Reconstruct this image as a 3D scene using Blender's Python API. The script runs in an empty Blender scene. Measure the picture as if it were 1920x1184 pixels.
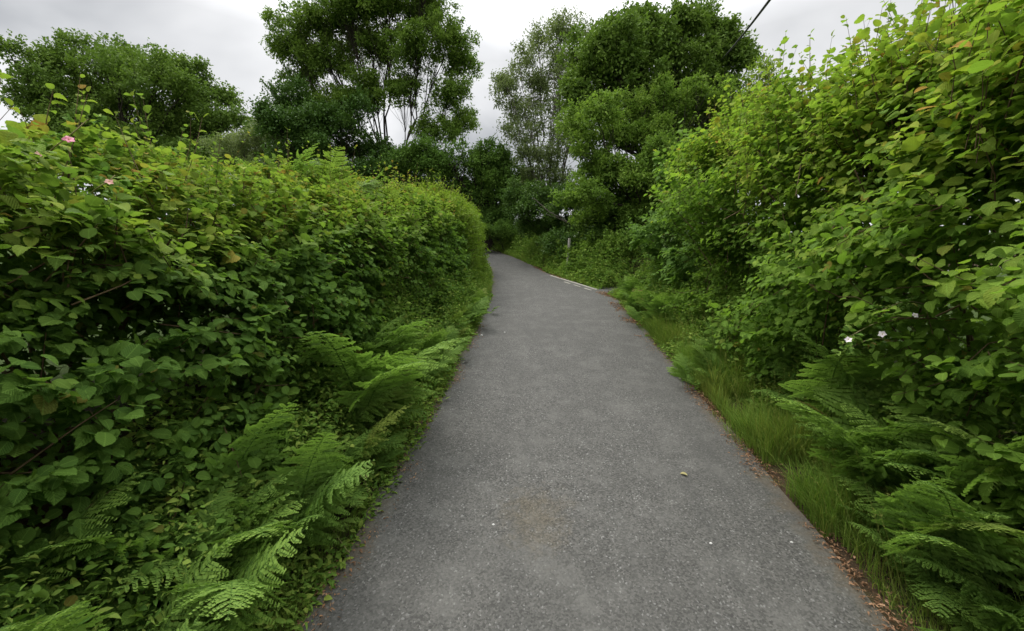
# A narrow country lane climbing between hazel hedges under an overcast sky.
import bpy, math, random
import numpy as np

rng = np.random.default_rng(11)
random.seed(5)
sc = bpy.context.scene
COL = sc.collection
UP = np.array((0.0, 0.0, 1.0))
SLOPE = math.tan(math.radians(9.6))

# ------------------------------------------------------------------ helpers
def nrm(a):
    a = np.asarray(a, float)
    return a / np.maximum(np.linalg.norm(a, axis=-1, keepdims=True), 1e-9)

def tag(o, label=None, cat=None, group=None, kind=None):
    if label: o['label'] = label
    if cat: o['category'] = cat
    if group: o['group'] = group
    if kind: o['kind'] = kind
    return o

def empty(name, loc=(0, 0, 0), rz=0.0):
    o = bpy.data.objects.new(name, None)
    o.empty_display_size = 0.2
    o.location = loc
    o.rotation_euler = (0, 0, rz)
    COL.objects.link(o)
    return o

class MB:
    """collects quads as numpy blocks and links them as ONE mesh object"""
    def __init__(s):
        s.v = []; s.f = []; s.a = []; s.b = []; s.n = 0
    def add(s, v, f, attr=None, luv=None):
        v = np.asarray(v, float).reshape(-1, 3)
        s.v.append(v); s.f.append(np.asarray(f, np.int64).reshape(-1, 4) + s.n)
        s.a.append(np.zeros_like(v) if attr is None else attr)
        s.b.append(np.zeros_like(v) if luv is None else luv)
        s.n += len(v)
    def tube(s, pts, rad, sides=6):
        pts = np.asarray(pts, float); k = len(pts)
        rad = np.broadcast_to(np.asarray(rad, float), (k,))
        t = nrm(np.gradient(pts, axis=0))
        ref = np.where(np.abs(t[:, 2:3]) > 0.9, np.array([[1.0, 0, 0]]), UP[None])
        x = nrm(np.cross(t, ref)); y = np.cross(t, x)
        an = np.arange(sides) * 2 * math.pi / sides
        ring = np.cos(an)[None, :, None] * x[:, None] + np.sin(an)[None, :, None] * y[:, None]
        v = (pts[:, None] + ring * rad[:, None, None]).reshape(-1, 3)
        i, j = np.meshgrid(np.arange(k - 1), np.arange(sides), indexing='ij')
        j2 = (j + 1) % sides
        f = np.stack([i * sides + j, i * sides + j2, (i + 1) * sides + j2, (i + 1) * sides + j], -1).reshape(-1, 4)
        s.add(v, f)
    def mesh(s, name, mat, smooth=True):
        me = bpy.data.meshes.new(name)
        v = np.concatenate(s.v); f = np.concatenate(s.f)
        me.vertices.add(len(v)); me.vertices.foreach_set('co', v.astype(np.float32).ravel())
        me.loops.add(f.size); me.loops.foreach_set('vertex_index', f.astype(np.int32).ravel())
        me.polygons.add(len(f)); me.polygons.foreach_set('loop_start', np.arange(0, f.size, 4, dtype=np.int32))
        me.polygons.foreach_set('use_smooth', np.full(len(f), smooth))
        for nm, dat in (('leaf', s.a), ('luv', s.b)):
            at = me.attributes.new(nm, 'FLOAT_VECTOR', 'POINT')
            at.data.foreach_set('vector', np.concatenate(dat).astype(np.float32).ravel())
        me.materials.append(mat)
        me.update(calc_edges=True)
        return me
    def build(s, name, mat, parent=None, smooth=True, origin=None):
        if origin is not None:
            s.v = [q - np.asarray(origin)[None] for q in s.v]
        o = bpy.data.objects.new(name, s.mesh(name, mat, smooth))
        COL.objects.link(o)
        if parent is not None: o.parent = parent
        return o

# leaf shapes: rows of (t, half width, lift); left edge, midrib, right edge
def leaf_template(rows, fold=0.18):
    t = []; x = []; z = []
    for (a, w, l) in rows:
        t += [a, a, a]; x += [-w, 0, w]; z += [l + fold * w, l, l + fold * w]
    f = []
    for r in range(len(rows) - 1):
        for c in range(2):
            f.append((r * 3 + c, r * 3 + c + 1, r * 3 + c + 4, r * 3 + c + 3))
    return np.array(t), np.array(x), np.array(z), np.array(f)

HAZEL = leaf_template([(0, .03, 0), (.04, .26, .035), (.15, .43, .02), (.19, .40, .05), (.33, .52, .025), (.37, .48, .055), (.52, .54, .015), (.56, .49, .04), (.70, .48, -.02), (.74, .42, .0), (.86, .31, -.06), (.90, .20, -.045), (1.0, .02, -.12)])
SMALL = leaf_template([(0, .04, 0), (.35, .48, .03), (.7, .36, 0), (1.0, .02, -.06)])
LOBED = leaf_template([(0, .03, 0), (.08, .34, .02), (.25, .40, .03), (.36, .62, .02), (.48, .36, .02), (.62, .46, .0), (.78, .18, -.03), (1.0, .01, -.1)], .1)
_t = np.array([0, .45, 1.0, .45]); _x = np.array([0, .5, 0, -.5]); _z = np.array([0, .06, -.04, .06])
DIAMOND = (_t, _x, _z, np.array([[0, 1, 2, 3]]))

def leaves(mb, P, A, N, L, W, tmpl, rnd=None, age=None, curl=None):
    n = len(P)
    if n == 0: return
    t, x, z, f = tmpl; k = len(t)
    a = nrm(A); s = nrm(np.cross(a, N)); nn = np.cross(s, a)
    L = np.broadcast_to(L, (n,)); W = np.broadcast_to(W, (n,))
    if curl is None: curl = rng.uniform(.3, 2.2, n)
    v = (P[:, None] + (L[:, None] * t[None])[..., None] * a[:, None]
         + (W[:, None] * x[None])[..., None] * s[:, None]
         + ((L * curl)[:, None] * z[None] + (L * rng.normal(size=n) * .16)[:, None] * (t * t)[None]
            + (L * rng.normal(size=n) * .22)[:, None] * (x * t)[None])[..., None] * nn[:, None]
         + ((L * rng.normal(size=n) * .10)[:, None] * (t * t)[None])[..., None] * s[:, None])
    ff = (f[None] + (np.arange(n) * k)[:, None, None])
    if rnd is None: rnd = rng.random(n)
    if age is None: age = np.zeros(n)
    at = np.stack([rnd, age, rng.random(n)], -1)
    lu = np.stack([t, x, z], -1)
    mb.add(v.reshape(-1, 3), ff.reshape(-1, 4), np.repeat(at, k, 0), np.tile(lu, (n, 1)))

# smooth value noise from a handful of sine waves
_K = [(nrm(rng.normal(size=3)), rng.uniform(0, 6.28)) for _ in range(14)]
def wob(p, scale):
    p = np.asarray(p) / scale
    r = 0
    for i, (k, ph) in enumerate(_K):
        r = r + np.sin(p @ k * (2.2 + .55 * (i % 5)) + ph + 1.3 * np.sin(p @ _K[(i + 5) % 14][0] * 1.7 + i))
    return r / 5.0

def resample(poly, step):
    p = np.asarray(poly, float)
    d = np.concatenate([[0], np.cumsum(np.linalg.norm(np.diff(p, axis=0), axis=1))])
    s = np.linspace(0, d[-1], max(2, int(d[-1] / step) + 1))
    return np.stack([np.interp(s, d, p[:, i]) for i in range(p.shape[1])], -1)

def smooth_poly(p, it=3):
    p = np.asarray(p, float)
    for _ in range(it):
        q = [p[0]]
        for a, b in zip(p[:-1], p[1:]):
            q += [a * .75 + b * .25, a * .25 + b * .75]
        q.append(p[-1]); p = np.array(q)
    return p

# ------------------------------------------------------------------ node helpers
def mat_new(name):
    m = bpy.data.materials.new(name); m.use_nodes = True
    nt = m.node_tree; nt.nodes.clear()
    return m, nt
def nd(nt, typ, **kw):
    n = nt.nodes.new(typ)
    for k, v in kw.items():
        if k.startswith('i_'): n.inputs[k[2:]].default_value = v
        else: setattr(n, k, v)
    return n
def math_n(nt, op, a, b=None, clamp=False):
    n = nt.nodes.new('ShaderNodeMath'); n.operation = op; n.use_clamp = clamp
    for i, q in enumerate((a, b)):
        if q is None: continue
        if isinstance(q, (int, float)): n.inputs[i].default_value = q
        else: nt.links.new(q, n.inputs[i])
    return n.outputs[0]
def mixc(nt, fac, a, b, mode='MIX'):
    n = nt.nodes.new('ShaderNodeMix'); n.data_type = 'RGBA'; n.blend_type = mode
    for sock, q in ((n.inputs[0], fac), (n.inputs[6], a), (n.inputs[7], b)):
        if isinstance(q, (int, float)): sock.default_value = q
        elif isinstance(q, tuple): sock.default_value = (*q, 1) if len(q) == 3 else q
        else: nt.links.new(q, sock)
    return n.outputs[2]
def maprange(nt, x, a, b, c=0.0, d=1.0):
    n = nt.nodes.new('ShaderNodeMapRange'); n.clamp = True
    nt.links.new(x, n.inputs[0])
    for i, q in enumerate((a, b, c, d)): n.inputs[i + 1].default_value = q
    return n.outputs[0]
def noise(nt, vec, scale, detail=3, rough=.55):
    n = nd(nt, 'ShaderNodeTexNoise'); n.inputs['Scale'].default_value = scale
    n.inputs['Detail'].default_value = detail; n.inputs['Roughness'].default_value = rough
    if vec is not None: nt.links.new(vec, n.inputs['Vector'])
    return n.outputs['Fac']

def leaf_mat(name, dark, mid, young, rust=None, trans=.32, rough=.70, spec=.08, veins=True, under=1.15):
    """leaf colour: every leaf has its own random value (leaf.x), age (leaf.y: 1 = fresh growth)"""
    dark, mid, young = [tuple(q * 1.12 for q in c) for c in (dark, mid, young)]
    m, nt = mat_new(name)
    at = nd(nt, 'ShaderNodeAttribute', attribute_name='leaf')
    sp = nd(nt, 'ShaderNodeSeparateXYZ'); nt.links.new(at.outputs['Vector'], sp.inputs[0])
    c = mixc(nt, sp.outputs[0], dark, mid)
    c = mixc(nt, sp.outputs[1], c, young)
    if rust:
        c = mixc(nt, maprange(nt, math_n(nt, 'MULTIPLY', sp.outputs[2], math_n(nt, 'ADD', sp.outputs[1], .35)), .93, 1.1, 0, .75), c, rust)
        c = mixc(nt, maprange(nt, sp.outputs[2], .984, .995, 0, .35), c, rust)
    geo = nd(nt, 'ShaderNodeNewGeometry')
    blot = noise(nt, geo.outputs['Position'], 23.0, 2)
    c = mixc(nt, maprange(nt, blot, .3, .75, 0, .35), c, tuple(x * .6 for x in mid))
    if name == 'bracken_frond':
        oi = nd(nt, 'ShaderNodeObjectInfo')
        c = mixc(nt, math_n(nt, 'MULTIPLY', oi.outputs['Random'], .55), c, (.070, .150, .032))
        c = mixc(nt, maprange(nt, oi.outputs['Random'], .88, .96, 0, .45), c, (.30, .30, .06))
        c = mixc(nt, maprange(nt, oi.outputs['Random'], 0.985, .995, 0, .6), c, (.19, .115, .05))
    if veins:
        lv = nd(nt, 'ShaderNodeAttribute', attribute_name='luv')
        sv = nd(nt, 'ShaderNodeSeparateXYZ'); nt.links.new(lv.outputs['Vector'], sv.inputs[0])
        ax = math_n(nt, 'ABSOLUTE', sv.outputs[1])
        ph = math_n(nt, 'SUBTRACT', math_n(nt, 'MULTIPLY', sv.outputs[0], 46.0), math_n(nt, 'MULTIPLY', ax, 40.0))
        w = math_n(nt, 'SINE', ph)
        side = maprange(nt, w, .70, 1.0, 0, .16)
        midr = maprange(nt, ax, .0, .05, .36, 0)
        c = mixc(nt, math_n(nt, 'MAXIMUM', side, midr), c, tuple(min(1, x * 1.7 + .02) for x in mid))
    c = mixc(nt, math_n(nt, 'MULTIPLY', geo.outputs['Backfacing'], .45), c, tuple(min(1, x * under + .008) for x in mid))
    b = nd(nt, 'ShaderNodeBsdfPrincipled')
    nt.links.new(c, b.inputs['Base Color'])
    if veins:
        bp = nd(nt, 'ShaderNodeBump'); bp.inputs['Strength'].default_value = .5; bp.inputs['Distance'].default_value = .004
        nt.links.new(math_n(nt, 'ADD', math_n(nt, 'MULTIPLY', w, -.5), noise(nt, geo.outputs['Position'], 60.0, 3)), bp.inputs['Height'])
        nt.links.new(bp.outputs[0], b.inputs['Normal'])
    b.inputs['Roughness'].default_value = rough
    b.inputs['Specular IOR Level'].default_value = spec
    tr = nd(nt, 'ShaderNodeBsdfTranslucent')
    tc = mixc(nt, .5, c, mixc(nt, 1.0, c, (1.35, 1.5, .5), 'MULTIPLY'))
    nt.links.new(tc, tr.inputs['Color'])
    mx = nd(nt, 'ShaderNodeMixShader'); mx.inputs[0].default_value = trans
    nt.links.new(b.outputs[0], mx.inputs[1]); nt.links.new(tr.outputs[0], mx.inputs[2])
    o = nd(nt, 'ShaderNodeOutputMaterial'); nt.links.new(mx.outputs[0], o.inputs[0])
    return m

def bark_mat(name, a, b, scale=6.0):
    m, nt = mat_new(name)
    tc = nd(nt, 'ShaderNodeNewGeometry')
    mp = nd(nt, 'ShaderNodeMapping'); mp.inputs['Scale'].default_value = (1, 1, .25)
    nt.links.new(tc.outputs['Position'], mp.inputs[0])
    f = noise(nt, mp.outputs[0], scale, 5, .65)
    c = mixc(nt, maprange(nt, f, .35, .68), a, b)
    p = nd(nt, 'ShaderNodeBsdfPrincipled'); p.inputs['Roughness'].default_value = .9
    p.inputs['Specular IOR Level'].default_value = .15
    nt.links.new(c, p.inputs['Base Color'])
    bp = nd(nt, 'ShaderNodeBump'); bp.inputs['Strength'].default_value = .6; bp.inputs['Distance'].default_value = .02
    nt.links.new(f, bp.inputs['Height']); nt.links.new(bp.outputs[0], p.inputs['Normal'])
    o = nd(nt, 'ShaderNodeOutputMaterial'); nt.links.new(p.outputs[0], o.inputs[0])
    return m

# ------------------------------------------------------------------ materials
M = {}
M['hazel'] = leaf_mat('hazel_leaf', (.054, .114, .020), (.124, .218, .034), (.295, .345, .046), (.42, .17, .05), trans=.42)
M['hazel_bright'] = leaf_mat('fresh_hazel_leaf', (.074, .142, .022), (.160, .272, .036), (.350, .395, .046), (.5, .19, .05), trans=.45)
M['bush_bright'] = leaf_mat('light_bush_leaf', (.085, .155, .018), (.150, .230, .028), (.27, .33, .035), trans=.32, veins=False)
M['sycamore'] = leaf_mat('sycamore_leaf', (.070, .138, .026), (.130, .230, .042), (.215, .310, .050), trans=.34)
M['oak'] = leaf_mat('oak_leaf', (.058, .106, .020), (.112, .184, .032), (.180, .260, .044), trans=.26, veins=False)
M['oak_green'] = leaf_mat('mid_oak_leaf', (.046, .098, .018), (.092, .172, .030), (.155, .245, .038), trans=.30, veins=False)
M['young_oak'] = leaf_mat('young_oak_leaf', (.072, .138, .022), (.136, .225, .038), (.225, .315, .048), trans=.36, veins=False)
M['aspen'] = leaf_mat('tall_tree_leaf', (.066, .122, .021), (.128, .205, .034), (.195, .270, .045), trans=.36, veins=False)
M['ash'] = leaf_mat('ash_leaf', (.095, .130, .050), (.155, .200, .078), (.210, .250, .100), trans=.36, veins=False)
M['dark'] = leaf_mat('dark_shrub_leaf', (.032, .072, .015), (.068, .132, .025), (.125, .205, .036), trans=.22, rough=.42, veins=False)
M['fern'] = leaf_mat('bracken_frond', (.098, .185, .038), (.172, .285, .056), (.265, .375, .070), trans=.38, rough=.55, veins=False)
M['weed'] = leaf_mat('weed_leaf', (.068, .145, .024), (.150, .255, .042), (.270, .330, .065), trans=.3, veins=False)
M['grass'] = leaf_mat('grass_blade', (.075, .150, .022), (.150, .255, .036), (.300, .310, .085), trans=.34, veins=False)
M['bramble'] = leaf_mat('bramble_leaf', (.055, .130, .024), (.110, .210, .038), (.220, .300, .060), (.4, .2, .08), trans=.3)
M['bark'] = bark_mat('grey_brown_bark', (.026, .022, .016), (.075, .066, .050))
M['dark_bark'] = bark_mat('dark_bark', (.018, .015, .011), (.055, .046, .034))
M['pale_bark'] = bark_mat('pale_bark', (.075, .066, .052), (.20, .18, .145))
M['twig'] = bark_mat('hazel_stem', (.070, .045, .022), (.16, .115, .062), 14)
M['stalk'] = bark_mat('dry_stalk', (.22, .20, .09), (.36, .32, .15), 14)
M['stipe'] = bark_mat('frond_stalk', (.09, .16, .04), (.15, .23, .06), 14)

def plain_mat(name, a, b, rough=.7, scale=30.0):
    m, nt = mat_new(name)
    g = nd(nt, 'ShaderNodeNewGeometry')
    f = noise(nt, g.outputs['Position'], scale, 3)
    c = mixc(nt, maprange(nt, f, .3, .7), a, b)
    p = nd(nt, 'ShaderNodeBsdfPrincipled'); p.inputs['Roughness'].default_value = rough
    nt.links.new(c, p.inputs['Base Color'])
    o = nd(nt, 'ShaderNodeOutputMaterial'); nt.links.new(p.outputs[0], o.inputs[0])
    return m
M['petal'] = plain_mat('white_petal', (.72, .62, .66), (.85, .80, .80), .6)
M['pink'] = plain_mat('pink_petal', (.52, .12, .20), (.66, .26, .34), .6)
M['pale_pink'] = plain_mat('pale_pink_petal', (.62, .30, .24), (.70, .44, .36), .6)
M['stamen'] = plain_mat('yellow_stamen', (.55, .42, .06), (.7, .55, .1), .6)
M['post'] = plain_mat('weathered_white_paint', (.26, .245, .21), (.42, .40, .35), .8, 18)
M['cable'] = plain_mat('black_cable_sheath', (.012, .012, .013), (.02, .02, .022), .5)
M['stone'] = plain_mat('pale_stone', (.45, .44, .42), (.68, .67, .64), .85, 60)
M['litter'] = leaf_mat('dead_leaf', (.085, .045, .026), (.24, .130, .070), (.40, .25, .15), trans=.1, rough=.8, veins=False)

def road_material():
    m, nt = mat_new('worn_asphalt')
    g = nd(nt, 'ShaderNodeNewGeometry'); pos = g.outputs['Position']
    lu = nd(nt, 'ShaderNodeAttribute', attribute_name='luv')
    sx = nd(nt, 'ShaderNodeSeparateXYZ'); nt.links.new(lu.outputs['Vector'], sx.inputs[0])
    across = sx.outputs[0]                       # metres in from the nearer edge
    vor = nd(nt, 'ShaderNodeTexVoronoi'); vor.inputs['Scale'].default_value = 82
    nt.links.new(pos, vor.inputs['Vector'])
    sv = nd(nt, 'ShaderNodeSeparateColor'); nt.links.new(vor.outputs['Color'], sv.inputs[0])
    fine = noise(nt, pos, 160, 2, .6)
    chips = maprange(nt, sv.outputs[0], .0, 1.0)
    c = mixc(nt, chips, (.029, .028, .025), (.136, .132, .119))
    c = mixc(nt, maprange(nt, sv.outputs[1], .95, .98, 0, .6), c, (.34, .335, .32))
    c = mixc(nt, maprange(nt, fine, .35, .7, .0, .5), c, (.036, .036, .035))
    big = noise(nt, pos, .55, 4, .6)
    c = mixc(nt, maprange(nt, big, .35, .66, 0, .55), c, (.062, .061, .055))
    mid = noise(nt, pos, 3.2, 4, .65)
    c = mixc(nt, maprange(nt, mid, .48, .72, 0, .45), c, (.135, .132, .120))
    mpw = nd(nt, 'ShaderNodeMapping'); mpw.inputs['Scale'].default_value = (2.6, .22, 1); nt.links.new(pos, mpw.inputs[0])
    c = mixc(nt, maprange(nt, noise(nt, mpw.outputs[0], 1.5, 5, .6), .50, .70, 0, .35), c, (.050, .050, .046))
    # oily darker patch of binder and a mossy brown stain
    def blob(x, y, rx, ry):
        mp = nd(nt, 'ShaderNodeMapping'); mp.vector_type = 'TEXTURE'
        mp.inputs['Location'].default_value = (x, y, 0); mp.inputs['Scale'].default_value = (rx, ry, 100)
        nt.links.new(pos, mp.inputs[0])
        ln = nd(nt, 'ShaderNodeVectorMath', operation='LENGTH'); nt.links.new(mp.outputs[0], ln.inputs[0])
        return math_n(nt, 'ADD', ln.outputs['Value'], math_n(nt, 'MULTIPLY', math_n(nt, 'SUBTRACT', noise(nt, pos, 9, 6, .75), .5), 3.6))
    c = mixc(nt, maprange(nt, blob(.20, 3.25, .26, .34), .2, 1.3, .42, 0), c, mixc(nt, chips, (.050, .038, .018), (.130, .104, .060)))
    # soil and moss creeping in from both edges
    e = math_n(nt, 'ADD', across, math_n(nt, 'MULTIPLY', math_n(nt, 'SUBTRACT', noise(nt, pos, 5.5, 5, .7), .5), .75))
    c = mixc(nt, maprange(nt, e, -.14, .16, .85, 0), c, mixc(nt, noise(nt, pos, 40, 3), (.060, .040, .024), (.165, .110, .066)))
    c = mixc(nt, maprange(nt, math_n(nt, 'ADD', e, math_n(nt, 'MULTIPLY', big, .7)), .30, .60, .35, 0), c, (.085, .085, .060))
    p = nd(nt, 'ShaderNodeBsdfPrincipled'); p.inputs['Roughness'].default_value = .82
    p.inputs['Specular IOR Level'].default_value = .35
    nt.links.new(c, p.inputs['Base Color'])
    bp = nd(nt, 'ShaderNodeBump'); bp.inputs['Strength'].default_value = .55; bp.inputs['Distance'].default_value = .006
    nt.links.new(math_n(nt, 'ADD', sv.outputs[0], fine), bp.inputs['Height']); nt.links.new(bp.outputs[0], p.inputs['Normal'])
    o = nd(nt, 'ShaderNodeOutputMaterial'); nt.links.new(p.outputs[0], o.inputs[0])
    return m
M['road'] = road_material()

def ground_material():
    m, nt = mat_new('soil_and_turf')
    g = nd(nt, 'ShaderNodeNewGeometry'); pos = g.outputs['Position']
    f = noise(nt, pos, 24, 5, .7); b = noise(nt, pos, 1.3, 4, .6)
    soil = mixc(nt, f, (.026, .018, .011), (.095, .066, .040))
    turf = mixc(nt, noise(nt, pos, 50, 4), (.020, .036, .009), (.055, .085, .020))
    lu = nd(nt, 'ShaderNodeAttribute', attribute_name='luv'); sx = nd(nt, 'ShaderNodeSeparateXYZ'); nt.links.new(lu.outputs['Vector'], sx.inputs[0])
    c = mixc(nt, math_n(nt, 'MAXIMUM', maprange(nt, b, .50, .72), maprange(nt, sx.outputs[0], 1.6, 2.6)), soil, turf)
    p = nd(nt, 'ShaderNodeBsdfPrincipled'); p.inputs['Roughness'].default_value = .95
    p.inputs['Specular IOR Level'].default_value = .1
    nt.links.new(c, p.inputs['Base Color'])
    bp = nd(nt, 'ShaderNodeBump'); bp.inputs['Strength'].default_value = .8; bp.inputs['Distance'].default_value = .03
    nt.links.new(f, bp.inputs['Height']); nt.links.new(bp.outputs[0], p.inputs['Normal'])
    o = nd(nt, 'ShaderNodeOutputMaterial'); nt.links.new(p.outputs[0], o.inputs[0])
    return m
M['ground'] = ground_material()

def paint_material():
    m, nt = mat_new('worn_white_road_paint')
    g = nd(nt, 'ShaderNodeNewGeometry'); pos = g.outputs['Position']
    f = noise(nt, pos, 14, 5, .7)
    c = mixc(nt, maprange(nt, f, .50, .78), (.30, .285, .24), (.13, .125, .11))
    p = nd(nt, 'ShaderNodeBsdfPrincipled'); p.inputs['Roughness'].default_value = .8
    nt.links.new(c, p.inputs['Base Color'])
    o = nd(nt, 'ShaderNodeOutputMaterial'); nt.links.new(p.outputs[0], o.inputs[0])
    return m
M['paint'] = paint_material()

# ------------------------------------------------------------------ the lie of the land
LEFT = np.array([(-1.9, -14), (-1.62, -3), (-1.46, 1.0), (-1.34, 2.41), (-1.21, 3.3), (-1.0, 5.2), (-.9, 7.22), (-.74, 9.36), (-.64, 12.0), (-.66, 14.2), (-.94, 18.16), (-1.75, 22.6), (-3.6, 26.5), (-7.2, 30.2), (-13.0, 34.0), (-22, 38)])
RIGHT = np.array([(1.95, -14), (2.24, -3), (2.27, 1.0), (2.30, 2.41), (2.38, 3.24), (2.54, 5.06), (2.66, 7.22), (2.80, 9.36), (2.92, 11.2), (2.78, 12.8), (1.52, 15.68), (.52, 20.03), (-.60, 23.9), (-2.4, 27.6), (-5.6, 32.2), (-11.6, 37.0), (-21, 42)])
# the right edge is re-cut so that both lists pair up along the lane
def pair_edges():
    l = smooth_poly(LEFT, 2); r = smooth_poly(RIGHT, 2)
    n = 150
    def by_arc(p):
        d = np.concatenate([[0], np.cumsum(np.linalg.norm(np.diff(p, axis=0), axis=1))])
        s = np.linspace(0, d[-1], n)
        return np.stack([np.interp(s, d, p[:, i]) for i in range(2)], -1)
    return by_arc(l), by_arc(r)
EL, ER = pair_edges()
SIDE_C = resample(smooth_poly([(2.0, 13.0), (3.2, 12.75), (5.0, 12.9), (8.0, 13.6), (14.0, 15.5), (24, 18)], 2), .4)
SIDE_W = .62

def base_z(y):
    y = np.asarray(y, float)
    y0, y1 = 27.0, 60.0
    u = np.clip((y - y0) / (y1 - y0), 0, 1)
    z = SLOPE * np.minimum(y, y0) + SLOPE * (y1 - y0) * (u - u * u / 2)
    z = np.where(y < -14, SLOPE * -14 + (y + 14) * .03, z)
    return z

def seg_dist(x, y, poly):
    d = np.full(x.shape, 1e9)
    for a, b in zip(poly[:-1], poly[1:]):
        ab = b - a; L2 = max(ab @ ab, 1e-9)
        t = np.clip(((x - a[0]) * ab[0] + (y - a[1]) * ab[1]) / L2, 0, 1)
        d = np.minimum(d, np.hypot(x - a[0] - t * ab[0], y - a[1] - t * ab[1]))
    return d
CEN = (EL + ER) / 2
HALF = np.linalg.norm(EL - ER, axis=1) / 2
_EL, _ER = EL[::3], ER[::3]
_POLYG = np.concatenate([EL, ER[::-1]])
def inside_road(x, y):
    c = np.zeros(x.shape, bool); P = _POLYG; j = len(P) - 1
    for i in range(len(P)):
        xi, yi = P[i]; xj, yj = P[j]
        if yi != yj:
            c ^= ((yi > y) != (yj > y)) & (x < (xj - xi) * (y - yi) / (yj - yi) + xi)
        j = i
    return c
def edge_dist(x, y):
    """distance out from the tarmac (negative on it), and which side"""
    dl = seg_dist(x, y, _EL); dr = seg_dist(x, y, _ER)
    ds = seg_dist(x, y, SIDE_C) - SIDE_W
    ins = inside_road(x, y)
    d = np.where(ins, -np.minimum(dl, dr), np.minimum(np.minimum(dl, dr), 1e9))
    d = np.where(ins, d, np.minimum(d, ds))
    return d, dl < dr
def smoothstep(x, a, b):
    t = np.clip((x - a) / (b - a), 0, 1)
    return t * t * (3 - 2 * t)
def ground_z(x, y):
    x = np.atleast_1d(np.asarray(x, float)); y = np.atleast_1d(np.asarray(y, float))
    d, left = edge_dist(x, y)
    z = base_z(y)
    bank = np.where(left, 1.0 * smoothstep(d, .30, 1.5), .65 * smoothstep(d, .45, 2.0))
    n = wob(np.stack([x, y, 0 * x], -1), 1.6) * .05 + wob(np.stack([x, y, 0 * x], -1), 9.0) * .10
    z = z + bank + n * smoothstep(d, .1, 1.2)
    return z - .06 * (1 - smoothstep(d, -.02, .12)) * (d < .12)
def gz(x, y): return float(ground_z(x, y)[0])
def road_z(x, y): return base_z(y) + .004

def build_ground():
    xs = np.unique(np.concatenate([np.linspace(-160, -30, 14), np.linspace(-30, -8, 23), np.arange(-8, 8.01, .2), np.linspace(8, 30, 23), np.linspace(30, 160, 14)]))
    ys = np.unique(np.concatenate([np.linspace(-60, -6, 19), np.arange(-6, 30.01, .25), np.linspace(30, 60, 31), np.linspace(60, 240, 19)]))
    X, Y = np.meshgrid(xs, ys, indexing='xy')
    Z = ground_z(X.ravel(), Y.ravel())
    v = np.stack([X.ravel(), Y.ravel(), Z], -1)
    nx = len(xs); i, j = np.meshgrid(np.arange(len(ys) - 1), np.arange(nx - 1), indexing='ij')
    f = np.stack([i * nx + j, i * nx + j + 1, (i + 1) * nx + j + 1, (i + 1) * nx + j], -1).reshape(-1, 4)
    d, _ = edge_dist(X.ravel(), Y.ravel())
    b = MB(); b.add(v, f, luv=np.stack([d] * 3, -1))
    tag(b.build('ground', M['ground']), kind='structure')
build_ground()

def strip(a, b, n_across, zf, name, mat, luvf=None):
    t = np.linspace(0, 1, n_across)
    P = a[:, None] * (1 - t)[None, :, None] + b[:, None] * t[None, :, None]
    z = zf(P[..., 0], P[..., 1])
    w = np.linalg.norm(a - b, axis=1)
    fromedge = np.minimum(t, 1 - t)[None] * w[:, None]
    v = np.concatenate([P, z[..., None]], -1).reshape(-1, 3)
    i, j = np.meshgrid(np.arange(len(a) - 1), np.arange(n_across - 1), indexing='ij')
    f = np.stack([i * n_across + j, i * n_across + j + 1, (i + 1) * n_across + j + 1, (i + 1) * n_across + j], -1).reshape(-1, 4)
    m = MB(); m.add(v, f, luv=np.stack([fromedge.ravel()] * 3, -1))
    return tag(m.build(name, mat), kind='structure')
# ragged tarmac edges
def ragged(e, o):
    n = nrm(e - o); k = wob(np.concatenate([e, np.zeros((len(e), 1))], 1), .9)
    return e + n * (.03 + .05 * k[:, None])
EL2 = resample(EL, .15); ER2 = resample(ER, .15)
n_ = min(len(EL2), len(ER2))
def by_n(p, n):
    d = np.concatenate([[0], np.cumsum(np.linalg.norm(np.diff(p, axis=0), axis=1))])
    s = np.linspace(0, d[-1], n); return np.stack([np.interp(s, d, p[:, i]) for i in range(2)], -1)
A_, B_ = by_n(EL, 420), by_n(ER, 420)
strip(ragged(A_, B_), ragged(B_, A_), 17, lambda x, y: road_z(x, y), 'road', M['road'])
dS = nrm(np.gradient(SIDE_C, axis=0)); nS = np.stack([-dS[:, 1], dS[:, 0]], -1)
strip(SIDE_C - nS * SIDE_W, SIDE_C + nS * SIDE_W, 7, lambda x, y: base_z(y) - .002, 'side_road', M['road'])

# worn edge line and give-way dashes round the mouth of the side lane
def paint_line(p, q, w, z):
    c = resample([p, q], .2); d = nrm(np.gradient(c, axis=0)); n = np.stack([-d[:, 1], d[:, 0]], -1)
    k = wob(np.concatenate([c, np.zeros((len(c), 1))], 1), .35)[:, None] * .012
    a = c - n * (w / 2 + k); b = c + n * (w / 2 + k)
    v = np.concatenate([np.concatenate([a, (base_z(a[:, 1]) + z)[:, None]], 1), np.concatenate([b, (base_z(b[:, 1]) + z)[:, None]], 1)])
    m = len(c); f = np.array([(i, i + 1, m + i + 1, m + i) for i in range(m - 1)])
    return v, f
pm = MB()
pm.add(*paint_line((2.66, 12.90), (1.46, 15.65), .11, .010))
for k in range(3):
    p = np.array((2.46, 12.78)) + np.array((-.40, .917)) * (k * .62)
    pm.add(*paint_line(p, p + np.array((-.40, .917)) * .40, .055, .010))
tag(pm.build('road_marking', M['paint'], smooth=False), kind='structure')

# ------------------------------------------------------------------ trees and bushes
def bez(a, b, c, n):
    t = np.linspace(0, 1, n)[:, None]
    return a * (1 - t) ** 2 + 2 * b * t * (1 - t) + c * t * t

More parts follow.
